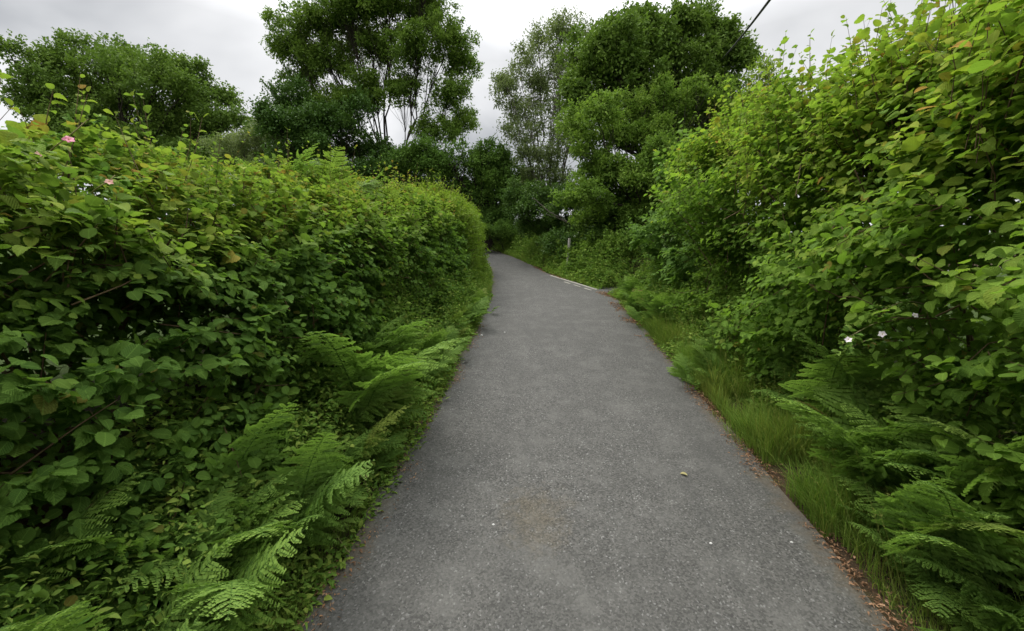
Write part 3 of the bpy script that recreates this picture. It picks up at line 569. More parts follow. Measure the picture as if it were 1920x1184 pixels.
# ------------------------------------------------------------------ hedges
def hedge(name, label, cat, path, profile, leafmat, per_m2, size, dscale=(1, 1), hscale=(1, 1), group=None, side=-1,
          lump=.2, age=.5, shoots=26, tmpl=HAZEL, upright=0.12, asp=.88, stems=8, depth=.36, tilt=.85, dark=0.0, agelow=.55, fill=1.0, spray=.34):
    """clipped or overgrown hedge: leafy shoots spring from a lumpy surface swept along the lane edge"""
    path = resample(smooth_poly(path, 2), .12)
    tan = nrm(np.gradient(path, axis=0)); out = np.stack([tan[:, 1], -tan[:, 0]], -1) * side   # away from the lane
    seglen = np.linalg.norm(np.diff(path, axis=0), axis=1).sum()
    prof = resample(smooth_poly(profile, 2), .05)
    plen = np.linalg.norm(np.diff(prof, axis=0), axis=1).sum()
    cen = path[len(path) // 2]; org = np.array((*(cen + out[len(path) // 2] * 1.2), 0)); org[2] = gz(org[0], org[1])
    root = empty(name, org); tag(root, label, cat, group)
    G = 7; m = int(seglen * plen * per_m2 / 4.2 / G)         # sprays, G shoots on each
    u = rng.random(m); q = rng.random(m)
    ui = np.clip((u * len(path)).astype(int), 0, len(path) - 1); qi = np.clip((q * len(prof)).astype(int), 1, len(prof) - 2)
    ds = dscale[0] + (dscale[1] - dscale[0]) * u; hs = hscale[0] + (hscale[1] - hscale[0]) * u
    xy = path[ui] + out[ui] * (prof[qi, 0] * ds)[:, None] + tan[ui] * rng.uniform(-.06, .06, m)[:, None]
    S = np.stack([xy[:, 0], xy[:, 1], base_z(xy[:, 1]) + prof[qi, 1] * hs], -1)
    tp = prof[qi + 1] - prof[qi - 1]
    nl = nrm(np.stack([-tp[:, 1], tp[:, 0]], -1))            # outward in the profile plane (d, h)
    nor = np.concatenate([out[ui] * nl[:, :1], nl[:, 1:]], 1)
    endw = np.minimum(1, np.minimum(u, 1 - u) * seglen / .5)
    S = S + nor * (wob(S, .80) * lump + wob(S, .30) * lump * .45 - (1 - endw) * .3)[:, None]
    topness = smoothstep(prof[qi, 1] / prof[:, 1].max(), agelow, 1.0)
    spL = spray * rng.uniform(.55, 1.35, m)
    spD = nrm(nor * .8 + UP * (.30 + .3 * topness)[:, None] + rng.normal(size=(m, 3)) * .42)
    spR = S - spD * (spL * rng.uniform(.75, 1.15, m))[:, None] - nor * (rng.random(m) ** 1.5 * depth)[:, None]
    plane = nrm(UP + nor * tilt * .6 + rng.normal(size=(m, 3)) * .30)  # each spray is a flattish fan of shoots
    spray_young = np.clip(rng.normal(size=m) * .28 + .5, 0, 1)
    rep_ = lambda v: np.repeat(v, G, 0)
    tt = np.tile((np.arange(G) + .5) / G, m) + rng.normal(size=m * G) * .05
    n = m * G
    nor, topness, S, ui = rep_(nor), rep_(topness), rep_(S), rep_(ui)
    pl = rep_(plane); sdir = nrm(np.cross(rep_(spD), pl)) * np.tile(np.where(np.arange(G) % 2, 1, -1), m)[:, None]
    root_p = rep_(spR) + rep_(spD) * (rep_(spL) * tt)[:, None]
    Dv = nrm(rep_(spD) * (.35 + .65 * tt)[:, None] + sdir * (1.0 - .75 * tt)[:, None] + rng.normal(size=(n, 3)) * .18)
    Ls = rep_(spL) * rng.uniform(.35, .65, n) * (1.15 - .5 * tt) + .08
    longs = rng.random(n) < upright * topness ** 2 * (tt > .8) * 2.2
    Dv = np.where(longs[:, None], nrm(nor * .15 + UP + rng.normal(size=(n, 3)) * .20), Dv)
    Ls = np.where(longs, rng.uniform(.35, .70, n), Ls)
    young = rep_(spray_young)
    fo = MB(); st = MB()
    K = 5
    for k in range(K + 3):
        on = np.ones(n, bool) if k < K else longs
        t = (k + rng.random(n) * .5 + .5) / K if k < K else (k - K + .6) / 2.6
        t = np.minimum(np.broadcast_to(t, (n,)), 1.0)
        sgn = 1 if k % 2 else -1
        sd = nrm(np.cross(Dv, pl) + rng.normal(size=(n, 3)) * .3) * sgn
        A = sd * .75 + Dv * .60 + nor * .20 + np.array((0, 0, -.30)) + rng.normal(size=(n, 3)) * .25
        N = UP * .55 + pl * .6 + nor * tilt * .55 + rng.normal(size=(n, 3)) * .30
        P = root_p + Dv * (Ls * t)[:, None] + sd * .012
        sz = size * np.where(wob(S, 1.3) > .45, .66, 1.0) * np.clip(np.exp(rng.normal(size=n) * .30), .45, 1.55) * np.where(t > .85, .75, 1.0)
        ag = np.clip(age * topness * (.02 + 1.0 * young ** 1.5 + .35 * rng.normal(size=n) ** 2 * .5) * (.45 + .35 * tt + .3 * t)
                     + .22 * young ** 2 * (t > .7) * (tt > .6) * rng.random(n) + .08 * wob(S, 1.1), 0, 1)
        on = on & (rng.random(n) < .94)
        leaves(fo, P[on], A[on], N[on], sz[on], (sz * asp * rng.uniform(.85, 1.1, n))[on], tmpl, rnd=np.clip(rng.random(n) * .8 + .2 * topness - dark, 0, 1)[on], age=ag[on])
    for i in range(0, m, 2):
        e = spR[i] + spD[i] * spL[i]
        st.tube(np.stack([spR[i] - spD[i] * .15, (spR[i] + e) / 2 + rng.normal(size=3) * .02, e]), (.007, .005, .002), 3)
    # the leafy interior behind the outer shoots
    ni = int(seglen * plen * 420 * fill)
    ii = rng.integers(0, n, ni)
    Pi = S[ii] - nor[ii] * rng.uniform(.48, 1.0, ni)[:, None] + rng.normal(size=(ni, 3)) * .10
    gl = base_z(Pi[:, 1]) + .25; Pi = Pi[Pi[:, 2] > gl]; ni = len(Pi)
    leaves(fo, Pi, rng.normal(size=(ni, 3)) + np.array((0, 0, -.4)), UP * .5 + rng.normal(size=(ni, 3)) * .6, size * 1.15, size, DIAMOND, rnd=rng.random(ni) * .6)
    pick = np.where(longs | (rng.random(n) < .06))[0]
    for i in pick:
        e = root_p[i] + Dv[i] * Ls[i]
        st.tube(np.stack([root_p[i] - Dv[i] * .12, (root_p[i] + e) / 2 + rng.normal(size=3) * .015, e]), (.004, .003, .0015), 3)
    for k in range(int(seglen * stems)):
        i = rng.integers(0, len(path)); d0 = rng.uniform(.35, .75) * profile[-1][0]
        b = path[i] + out[i] * d0; b = np.array((*b, gz(b[0], b[1]) - .05))
        h = profile[-1][1] * rng.uniform(.50, .80)
        dd = rng.uniform(.3, 1.0) * profile[-1][0]
        e = path[i] + out[i] * dd * .9 + tan[i] * rng.normal() * .5; e = np.array((*e, base_z(e[1]) + h))
        m = (b + e) / 2 + out_vec(out[i]) * .15
        st.tube(bez(b, m, e, 7), np.linspace(rng.uniform(.012, .032), .006, 7), 5)
    fo.build('foliage', M[leafmat], root, origin=org)
    st.build('stems', M['twig'], root, origin=org)
    return root
def out_vec(o): return np.array((o[0], o[1], 0.0))

LP = [tuple(p) for p in LEFT]
hedge('hazel_hedge', 'long dense hazel hedge with yellow-green top running up the left side of the lane', 'hedge',
      [(-1.66, -2.2), (-1.46, 1.0), (-1.34, 2.41), (-1.21, 3.3), (-1.0, 5.2), (-.9, 7.22), (-.74, 9.36), (-.66, 11.9)],
      [(.62, .25), (.74, .9), (.80, 1.6), (.90, 2.2), (1.15, 2.55), (1.7, 2.80), (2.5, 2.98), (3.3, 3.0)],
      'hazel', 1250, .062, dscale=(1.0, .72), hscale=(1.02, .98), lump=.12, age=1.35, upright=.035, stems=5, agelow=.60, spray=.28, fill=2.4, dark=.12)
hedge('rounded_bush', 'pale green rounded bush with fine leaves closing the far end of the left hedge', 'bush',
      [(-.68, 11.2), (-.64, 12.0), (-.66, 14.2), (-.94, 17.6)],
      [(.30, .15), (.36, 1.0), (.42, 1.9), (.62, 2.5), (1.1, 2.92), (1.9, 3.05), (2.6, 2.9)],
      'bush_bright', 900, .058, lump=.16, age=.7, upright=.10, asp=.7, tmpl=SMALL, stems=8, spray=.26)
prR = [(.95, .35), (.85, 1.0), (.68, 1.7), (.60, 2.5), (.68, 3.1), (.98, 3.6), (1.7, 3.9), (2.6, 3.8)]
gR = 'hazel bushes along the right side of the lane'
hedge('hazel_bush', 'tall yellow-green hazel bush with big round leaves, nearest on the right', 'bush',
      [(2.24, -1.6), (2.27, 1.0), (2.30, 2.41), (2.38, 3.24), (2.47, 4.3)], prR, 'hazel_bright', 900, .072,
      group=gR, side=1, lump=.46, age=1.15, upright=.20, stems=5, depth=.45, spray=.55, fill=2.3, hscale=(1.16, 1.04), agelow=.30)
hedge('hazel_bush', 'overgrown hazel bush above the bramble flowers in the middle of the right hedge', 'bush',
      [(2.44, 4.0), (2.54, 5.06), (2.66, 7.0)], prR, 'hazel_bright', 900, .070,
      group=gR, side=1, lump=.50, age=1.1, upright=.16, stems=5, depth=.45, spray=.55, fill=2.3, hscale=(1.04, 1.10), agelow=.34)
hedge('hazel_bush', 'lush hazel bush just short of the blue-green sycamore on the right', 'bush',
      [(2.64, 6.7), (2.70, 7.8), (2.75, 8.6)], prR, 'hazel_bright', 880, .070,
      group=gR, side=1, lump=.50, age=.95, upright=.12, stems=5, depth=.45, spray=.55, fill=2.3, hscale=(1.10, 1.14), agelow=.40)
hedge('sycamore_bush', 'blue-green sycamore bush with lobed leaves at the far end of the right hedge', 'bush',
      [(2.74, 8.2), (2.82, 9.4), (2.92, 10.9), (3.05, 12.0)], [(.75, .3), (.85, 1.0), (.85, 1.8), (.85, 2.7), (1.1, 3.5), (1.6, 4.1), (2.4, 4.3), (3.2, 4.0)],
      'sycamore', 560, .105, side=1, lump=.42, age=.35, upright=.08, tmpl=LOBED, asp=1.0, stems=8, depth=.45, spray=.5)

# ------------------------------------------------------------------ bracken
def frond_mesh(name, stipe, blade, th0, th1, pairs, width):
    fr = MB()
    n = 40; s = np.linspace(0, 1, n); Lt = stipe + blade
    th = np.radians(th0 + (th1 - th0) * s ** 1.25)
    dy = np.cos(th) * Lt / (n - 1); dz = np.sin(th) * Lt / (n - 1)
    c = np.stack([.05 * np.sin(s * 3 + blade * 9) * s, np.concatenate([[0], np.cumsum(dy)[:-1]]), np.concatenate([[0], np.cumsum(dz)[:-1]])], -1)
    T = nrm(np.gradient(c, axis=0))
    s0 = stipe / Lt
    PP = []; AA = []; NN = []; LL = []; WW = []; AG = []
    pt = np.linspace(0, 1, pairs) ** .85
    for k, t in enumerate(pt):
        si = s0 + (1 - s0) * t * .985
        p = np.array([np.interp(si, s, c[:, i]) for i in range(3)]); d = nrm(np.array([np.interp(si, s, T[:, i]) for i in range(3)]))
        nrm_b = nrm(np.cross(np.array((1.0, 0, 0)), d))
        ln = width * (1 - t) ** .8 * (.82 + .18 * min(1, t * 6)) * rng.uniform(.88, 1.08) + .012
        for sg in (-1, 1):
            side = np.array((1.0, 0, 0)) * sg
            m = max(4, int(ln / .0135)); q = (np.arange(m) + .3) / m
            ang = .38 + .12 * rng.normal()
            pd = nrm(side + d * ang + nrm_b * rng.normal() * .13)
            cur = p + pd * (q * ln)[:, None] + d * (q ** 2 * ln * .16)[:, None] - nrm_b * (q ** 2 * ln * rng.uniform(.10, .55))[:, None] + d * (q ** 3 * ln * rng.normal() * .12)[:, None]
            wl = (.26 * ln) * np.sin(np.pi * np.clip(.22 + .78 * q, 0, 1)) ** .8 * .50 + .005
            for s2 in (-1, 1):
                fwd = nrm(np.cross(nrm_b, pd)) * s2
                PP.append(cur); AA.append(fwd[None] + pd * .55 + rng.normal(size=(m, 3)) * .06 - nrm_b * .12)
                NN.append(np.tile(nrm_b, (m, 1)) + rng.normal(size=(m, 3)) * .12)
                LL.append(wl * rng.uniform(.85, 1.1, m)); WW.append(np.full(m, ln / m * 1.75)); AG.append(np.clip(t * .5 + q * .2 + rng.normal(size=m) * .06, 0, 1))
            fr_t = np.stack([p, p + pd * ln * .5, cur[-1]])
            fr.tube(fr_t, (.0022, .0016, .0008), 3)
    leaves(fr, np.concatenate(PP), np.concatenate(AA), np.concatenate(NN), np.concatenate(LL), np.concatenate(WW), DIAMOND, rnd=np.full(sum(len(x) for x in PP), rng.random()), age=np.concatenate(AG))
    k = max(6, int(n * s0)); fr.tube(c, np.linspace(.006, .0012, n), 5)
    return fr.mesh(name, M['fern'])
FRONDS = [frond_mesh('frond', .36, .74, 88, 6, 17, .34), frond_mesh('frond', .28, .66, 80, -12, 16, .31), frond_mesh('frond', .44, .82, 90, 12, 18, .37),
          frond_mesh('frond', .22, .58, 72, -14, 15, .27), frond_mesh('frond', .48, .76, 89, 22, 17, .34), frond_mesh('frond', .32, .70, 78, 6, 16, .32)]

def fern(label, x, y, toward, n, scale, group, z=None, spread=1.75, lean=0.0):
    """one bracken clump; toward = yaw (degrees) the fronds favour, 0 = up the lane (+Y)"""
    root = empty('bracken_fern', (x, y, (gz(x, y) - .03) if z is None else z))
    tag(root, label, 'fern', group)
    n = int(n * 1.9)
    for k in range(n):
        o = bpy.data.objects.new('frond', FRONDS[rng.integers(0, len(FRONDS))]); COL.objects.link(o); o.parent = root
        o.location = (rng.normal() * .14, rng.normal() * .16, 0)
        yaw = math.radians(toward) + (rng.uniform(-1, 1)) * spread
        s = scale * 1.12 * rng.uniform(.60, 1.18)
        o.scale = (s * rng.uniform(.9, 1.1), s, s * rng.uniform(.85, 1.1)); o.rotation_euler = (lean + rng.normal() * .13, rng.normal() * .20, yaw)
    return root
gLF = 'bracken ferns along the foot of the left hedge'; gTF = 'bracken ferns above the left hedge top'; gRF = 'bracken ferns along the right verge'
E_, W_ = -90, 90      # toward the lane from the left / from the right
fern('lush pale bracken clump low in the bottom left corner beside the tarmac', -1.78, 1.85, E_, 10, .74, gLF)
fern('large bright bracken clump under the round hazel leaves at bottom left', -1.90, 2.35, E_ - 10, 10, .84, gLF)
fern('bracken clump leaning at the lane edge, second in from the bottom left corner', -1.68, 2.75, E_ + 6, 10, .74, gLF)
fern('shaded bracken clump at the extreme left bottom edge under the hedge', -2.25, 1.45, E_, 8, .68, gLF)
fern('broad bracken with wide fronds reaching over the tarmac halfway along the left verge', -1.66, 4.2, E_ + 8, 11, 1.12, gLF)
fern('tall dark bracken rising behind the broad fronds halfway along the left verge', -1.78, 4.75, E_, 8, 1.1, gLF)
fern('small bracken tuft between the bent dry stalks and the broad fronds on the left', -1.52, 3.5, E_, 8, .74, gLF)
for (x, y, s, lab) in [(-1.42, 5.75, .66, 'bracken clump just beyond the broad fronds on the left verge'),
                       (-1.34, 6.65, .6, 'second bracken clump beyond the broad fronds on the left verge'),
                       (-1.27, 7.6, .62, 'bracken clump spilling over the tarmac by the white fallen leaf'),
                       (-1.06, 8.7, .58, 'pale bracken clump on the left verge beyond the white fallen leaf'),
                       (-1.0, 9.8, .58, 'farthest bracken clump under the pale rounded bush on the left')]:
    fern(lab, x, y, E_, 8, s, gLF)
for (x, y, z, s, lab) in [(-3.3, 6.2, 3.3, .95, 'feathery bracken standing above the hedge top, leftmost of three'),
                          (-2.95, 6.9, 3.32, .95, 'feathery bracken standing above the hedge top, middle of three'),
                          (-2.7, 7.8, 3.38, .9, 'feathery bracken standing above the hedge top, nearest to the rounded bush')]:
    fern(lab, x, y, E_, 7, s, gTF, z=z, spread=2.4)
for (x, y, s, n, lab) in [(2.85, 2.0, .72, 9, 'drooping bracken clump nearest the camera at the right verge'),
                          (2.95, 2.62, .82, 10, 'big bright bracken clump hanging over the litter edge at lower right'),
                          (3.35, 2.35, 1.15, 9, 'tall bracken clump at the far right edge under the hazel'),
                          (3.12, 3.15, .95, 10, 'wide bracken clump just beyond the big drooping one on the right verge'),
                          (3.30, 3.75, 1.1, 9, 'bracken clump directly below the white bramble flowers'),
                          (3.5, 4.5, .9, 8, 'darker bracken clump behind the long grass on the right verge'),
                          (2.72, 5.75, .58, 8, 'small yellowish bracken clump jutting over the tarmac edge on the right'),
                          (3.45, 6.4, .8, 7, 'shaded bracken clump under the hazel behind the small yellowish one'),
                          (3.08, 8.5, .80, 8, 'bracken clump on the right verge before the sycamore bush'),
                          (3.15, 9.6, .80, 8, 'bracken clump at the foot of the sycamore bush'),
                          (3.22, 10.8, .74, 8, 'last bracken clump on the right verge before the side lane')]:
    fern(lab, x, y, W_, n, s, gRF)

# ------------------------------------------------------------------ verge grass, weeds and litter
def along(edge, y0, y1, n, d0, d1, p=1.0):
    e = resample(edge, .05); e = e[(e[:, 1] > y0) & (e[:, 1] < y1)]
    i = rng.integers(1, len(e) - 1, n); t = nrm(e[i + 1 - (i == len(e) - 1)] - e[i - 1])
    d = d0 + (d1 - d0) * rng.random(n) ** p
    return e[i], np.stack([t[:, 1], -t[:, 0]], -1), d
def grass(mb, x, y, L, W, age, lean=None):
    n = len(x); z = ground_z(x, y) - .01
    th = rng.uniform(0, 2 * math.pi, n); h = np.stack([np.cos(th), np.sin(th), 0 * th], -1)
    if lean is not None: h = nrm(h + lean)
    sd = np.stack([-h[:, 1], h[:, 0], 0 * th], -1)
    b = np.stack([x, y, z], -1); bend = rng.uniform(.25, 1.0, n)
    t = np.array([0, .35, .7, 1.0]); V = []
    for k, tt in enumerate(t):
        c = b + UP * (L * (tt - .35 * bend * tt ** 2))[:, None] + h * (L * bend * .75 * tt ** 2)[:, None]
        w = (W * (1, .85, .55, .06)[k] / 2)[:, None]
        V += [c - sd * w, c + sd * w]
    v = np.stack(V, 1).reshape(-1, 3)
    f = np.array([(0, 1, 3, 2), (2, 3, 5, 4), (4, 5, 7, 6)])[None] + (np.arange(n) * 8)[:, None, None]
    at = np.repeat(np.stack([rng.random(n), age, rng.random(n)], -1), 8, 0)
    mb.add(v, f, at)
def patchy(P, thr, sc): return wob(np.concatenate([P, np.zeros((len(P), 1))], 1), sc) > thr

g = MB()
def grass_band(edge, y0, y1, n, d0, d1, side, L, W=.006, thr=-.5, pw=1.0, tall=0.0):
    e, o, d = along(edge, y0, y1, n, d0, d1, pw)
    p = e + o * (d * side)[:, None]
    k = patchy(p, thr, .55); p = p[k]; o = o[k]
    l = L * rng.uniform(.5, 1.2, len(p)) * (1 + .55 * wob(np.concatenate([p, 0 * p[:, :1]], 1), .32))
    grass(g, p[:, 0], p[:, 1], np.abs(l) + .03, W * rng.uniform(.7, 1.4, len(p)), np.clip(rng.random(len(p)) ** 1.7 + .25 * wob(np.concatenate([p, 0 * p[:, :1]], 1), .5), 0, 1),
          lean=np.concatenate([-o * side * .8, 0 * p[:, :1]], 1))
grass_band(ER, 3.0, 8.4, 30000, .06, 1.25, 1, .36, .0055, thr=-.8)
grass_band(ER, .5, 3.3, 6500, .10, .9, 1, .22, .005, thr=-.3)
grass_band(ER, 8.0, 12.2, 5000, .08, .9, 1, .30, .007)
grass_band(ER, 13.6, 30, 12000, .02, 1.6, 1, .26, .010, pw=1.4)
grass_band(EL, .5, 5.0, 11000, .0, .8, -1, .18, .005, thr=-.35)
grass_band(EL, 5.0, 17, 9000, -.02, .7, -1, .22, .006, thr=-.3)
grass_band(ER, 2.6, 11.5, 7000, -.05, .30, 1, .16, .005, thr=.35)
grass_band(EL, 1.0, 12, 4000, -.05, .25, -1, .14, .005, thr=.25)
grass_band(ER, .5, 12.2, 7000, .6, 1.6, 1, .55, .006, thr=-.4)
grass_band(EL, .5, 16, 5000, .3, 1.1, -1, .45, .006, thr=-.3)
e, o, d = along(ER, 2.4, 9.5, 420, .15, 1.1)
p = e + o * d[:, None]; n = len(p)
hd = rng.normal(size=(n, 2)) * .10 - o * .06; H = rng.uniform(.35, .75, n); zb = ground_z(p[:, 0], p[:, 1])
for i in range(n):
    a = np.array((p[i, 0], p[i, 1], zb[i])); t = a + np.array((hd[i, 0], hd[i, 1], H[i]))
    m = (a + t) / 2 + np.array((0, 0, .04)); q = bez(a, m, t, 5); g.tube(q, (.0022, .002, .0018, .0015, .001), 3)
    g.a[-1][:, 1] = .9
    dd = nrm(t - m); k = 9; P = t - dd * rng.uniform(0, .11, k)[:, None]
    leaves(g, P, np.tile(dd, (k, 1)) + rng.normal(size=(k, 3)) * .45, rng.normal(size=(k, 3)), .022, .006, DIAMOND, age=np.full(k, .95))
tag(g.build('verge_grass', M['grass']), 'long soft green grass along both verges of the lane', 'grass', kind='stuff')

w = MB()
def weed_band(edge, y0, y1, n, d0, d1, side, h, size, pw=1.0, thr=-.6):
    e, o, d = along(edge, y0, y1, n, d0, d1, pw)
    p = e + o * (d * side)[:, None]; k = patchy(p, thr, .5); p = p[k]; o = o[k]; d = d[k]
    H = h * rng.random(len(p)) ** .9 * smoothstep(d, d0 - .05, d0 + .55) * (1 + .4 * wob(np.concatenate([p, 0 * p[:, :1]], 1), .35)) + .02
    z = ground_z(p[:, 0], p[:, 1])
    b = np.concatenate([p, (z + H)[:, None]], 1)
    m = 5
    P = np.repeat(b, m, 0) + rng.normal(size=(len(b) * m, 3)) * .035
    A = np.concatenate([-o * side, 0 * o[:, :1]], 1).repeat(m, 0) * .5 + rng.normal(size=(len(P), 3)) * np.array((.8, .8, .35))
    N = UP * .8 + rng.normal(size=(len(P), 3)) * .45
    s = size * np.clip(np.exp(rng.normal(size=len(P)) * .5), .3, 2.0)
    leaves(w, P, A, N, s, s * rng.uniform(.25, .75, len(P)), SMALL, age=rng.random(len(P)) ** 2.5)
weed_band(EL, -1.5, 5.2, 13000, -.08, 1.05, -1, .66, .034, thr=-.9)
weed_band(EL, 5.2, 12, 9000, -.06, .95, -1, .75, .040)
weed_band(EL, 12, 20, 1800, .05, .7, -1, .5, .05)
weed_band(ER, -1.5, 4, 8000, .45, 1.5, 1, 1.0, .036)
weed_band(ER, 4, 12.2, 13000, .50, 1.5, 1, 1.05, .042)
weed_band(ER, 5.5, 12.2, 4500, .0, .7, 1, .45, .035)
weed_band(ER, 13.2, 27, 18000, .12, 3.4, 1, 1.0, .06, pw=1.2)
weed_band(ER, 12.9, 17, 5000, .05, 1.4, 1, .55, .05, thr=-1.2)
tag(w.build('undergrowth', M['weed']), 'tangled small weeds growing at the foot of both hedges', 'weeds', kind='stuff')

l = MB()
def litter_band(edge, y0, y1, n, d0, d1, side, size, thr=-.2):
    e, o, d = along(edge, y0, y1, n, d0, d1)
    d = d * (.6 + .5 * rng.random(n))
    p = e + o * (d * side)[:, None]; k = patchy(p, thr, .5); p = p[k]; m = len(p)
    ed, _ = edge_dist(p[:, 0], p[:, 1])
    z = np.where(ed < .06, base_z(p[:, 1]) + .006, ground_z(p[:, 0], p[:, 1])) + .004 + rng.random(m) * .014
    s = size * np.clip(np.exp(rng.normal(size=m) * .55), .3, 1.9) * .8
    leaves(l, np.concatenate([p, z[:, None]], 1), rng.normal(size=(m, 3)) * np.array((1, 1, .18)), UP + rng.normal(size=(m, 3)) * .28, s, s * rng.uniform(.06, .6, m) ** 1.3, SMALL, age=rng.random(m) ** 2)
litter_band(ER, -1, 12.4, 9000, -.06, .26, 1, .024, -.7)
litter_band(ER, -1, 12.4, 3500, -.24, .12, 1, .020, .15)
litter_band(ER, 2.0, 6.0, 1500, -.14, .10, 1, .028, -.2)
litter_band(ER, 8, 12.6, 2500, -.30, .25, 1, .045, 0)
litter_band(EL, -1, 9, 9000, -.10, .35, -1, .024, -.4)
litter_band(EL, -1, 9, 4500, -.26, .06, -1, .022, .0)
litter_band(ER, 14.5, 18, 1500, -.1, .4, 1, .05, -.4)
tag(l.build('leaf_litter', M['litter']), 'reddish brown dead leaves and stalks gathered along the tarmac edges', 'leaf litter', kind='stuff')

# ------------------------------------------------------------------ small separate things
def stalk(label, pts, r, heads=0):
    root = MB(); q = smooth_poly(pts, 3)
    root.tube(q, np.linspace(r, r * .45, len(q)), 5)
    for k in range(heads):
        c = q[-1 - k * 2]
        A = nrm(rng.normal(size=(10, 3))) + (q[-1] - q[-4]) * 6
        leaves(root, np.tile(c, (10, 1)), A, rng.normal(size=(10, 3)), .022, .005, DIAMOND)
    org = np.array(q[0]); o = root.build('dry_stalk', M['stalk'], origin=org); o.location = org
    tag(o, label, 'plant stalk', 'bent dry stalks leaning over the left tarmac edge')
def gp(x, y, h=0.0): return (x, y, gz(x, y) + h)
stalk('long pale dry stalk arching right over the left tarmac edge', [gp(-1.95, 3.15, .25), (-1.75, 3.2, gz(-1.75, 3.2) + .32), (-1.5, 3.26, base_z(3.26) + .36), (-1.22, 3.32, base_z(3.3) + .30)], .005, 3)
stalk('thin dry stalk drooping to the tarmac below the long arching one', [gp(-1.85, 3.0, .2), (-1.6, 2.95, base_z(2.95) + .34), (-1.38, 2.9, base_z(2.9) + .24), (-1.2, 2.85, base_z(2.85) + .03)], .004, 2)
stalk('short dry stalk bending down from the tip of the long arching one', [(-1.55, 3.42, gz(-1.55, 3.42) + .02), (-1.42, 3.44, base_z(3.44) + .38), (-1.3, 3.38, base_z(3.38) + .34), (-1.22, 3.34, base_z(3.34) + .16)], .0035, 1)

def flower(parent, loc, r, mat, facing, name='flower'):
    f = MB(); facing = nrm(np.array(facing, float)); a = nrm(np.cross(facing, UP + .01)); b = np.cross(facing, a)
    an = np.arange(5) * 2 * math.pi / 5 + rng.random() * 3
    d = np.cos(an)[:, None] * a + np.sin(an)[:, None] * b
    leaves(f, np.zeros((5, 3)), d + facing * .25, np.tile(facing, (5, 1)), r, r * .95, SMALL, curl=np.full(5, 1.0))
    o = f.build(name, M[mat], parent); o.location = np.array(loc) - np.array(parent.location)
    s = MB(); k = 8
    dd = nrm(rng.normal(size=(k, 3)) * .6 + facing)
    leaves(s, np.zeros((k, 3)), dd, rng.normal(size=(k, 3)), r * .35, r * .09, DIAMOND)
    s.build('stamens', M['stamen'], o)
    return o
def scrambler(name, label, cat, canes, leafn, size, flowers, mat='bramble', petal='petal'):
    org = np.array(canes[0][0]); root = empty(name, org); tag(root, label, cat)
    st = MB(); fo = MB()
    for c in canes:
        q = smooth_poly(c, 3); st.tube(q, np.linspace(.006, .002, len(q)), 5)
        n = leafn; i = rng.integers(len(q) // 4, len(q), n)
        side = nrm(rng.normal(size=(n, 3)) + UP * .3)
        for k in range(3):
            P = q[i] + side * .04; A = side * .8 + rng.normal(size=(n, 3)) * .2 + nrm(np.cross(side, UP)) * (k - 1) * .9
            s = size * rng.uniform(.6, 1.2, n)
            leaves(fo, P, A, UP + rng.normal(size=(n, 3)) * .35, s, s * .68, HAZEL, age=rng.random(n) ** 1.5)
    st.build('cane', M['stalk'], root, origin=org); fo.build('foliage', M[mat], root, origin=org)
    for (loc, r, face, m) in flowers: flower(root, loc, r, m, face)
    return root
scrambler('bramble', 'flowering bramble arching out of the right hedge with pale white blossoms', 'bramble',
          [[(4.06, 3.7, 1.55), (3.27, 3.3, 2.13), (2.79, 3.1, 2.2), (2.46, 2.98, 2.08)], [(3.99, 3.6, 1.67), (3.33, 3.2, 2.27), (2.93, 3.05, 2.36), (2.64, 2.98, 2.25)], [(3.9, 3.6, 1.53), (3.1, 3.2, 1.98), (2.67, 3.0, 2.09), (2.4, 2.95, 1.98)]], 40, .045,
          [((2.41, 2.92, 2.07), .024, (-.6, -.8, .5), 'petal'), ((2.65, 2.92, 2.11), .026, (-.7, -.6, .4), 'petal'), ((2.93, 2.98, 2.24), .022, (-.3, -.9, .6), 'petal')])
scrambler('wild_rose', 'wild rose stem with pink blooms scrambling over the left hedge top', 'rose',
          [[(-3.07, 2.7, 3.16), (-2.74, 2.5, 3.25), (-2.49, 2.38, 3.29), (-2.38, 2.4, 3.4)], [(-2.78, 2.7, 2.99), (-2.47, 2.5, 3.04), (-2.23, 2.33, 3.04), (-2.21, 2.35, 3.08)]], 14, .045,
          [((-2.45, 2.35, 3.27), .028, (.7, -.6, .6), 'pink'), ((-2.45, 2.2, 3.15), 0.02, (.7, -.6, .4), 'pale_pink'), ((-2.2, 2.3, 3.03), 0.02, (.7, -.5, .5), 'pale_pink')])

def lump(name, label, cat, x, y, r, group, mat):
    b = MB(); n, m = 7, 9; v = []
    for i in range(n):
        a = math.pi * i / (n - 1)
        for j in range(m):
            t = 2 * math.pi * j / m; k = 1 + .18 * math.sin(3 * t + i * 1.7 + x * 9)
            v.append((r * max(math.sin(a), .02) * math.cos(t) * k * 1.2, r * max(math.sin(a), .02) * math.sin(t) * k, r * .6 * math.cos(a)))
    f = [(i * m + j, i * m + (j + 1) % m, (i + 1) * m + (j + 1) % m, (i + 1) * m + j) for i in range(n - 1) for j in range(m)]
    b.add(v, f); o = b.build(name, M[mat]); o.location = (x, y, float(base_z(y)) + r * .45); tag(o, label, cat, group)
gS = 'loose pale pebbles on the tarmac'
lump('pebble', 'white pebble left of the brown stain on the tarmac', 'pebble', -0.15, 3.15, 0.009, gS, 'stone')
lump('pebble', 'pale pebble on the tarmac right of the lane centre near the litter edge', 'pebble', 2.13, 2.97, 0.009, gS, 'stone')
lump('pebble', 'white pebble on the tarmac between the brown stain and the right edge', 'pebble', 1.51, 2.96, 0.01, gS, 'stone')
lump('pebble', 'small pebble on the tarmac near the left edge by the bracken', 'pebble', -0.61, 8.16, 0.022, gS, 'stone')
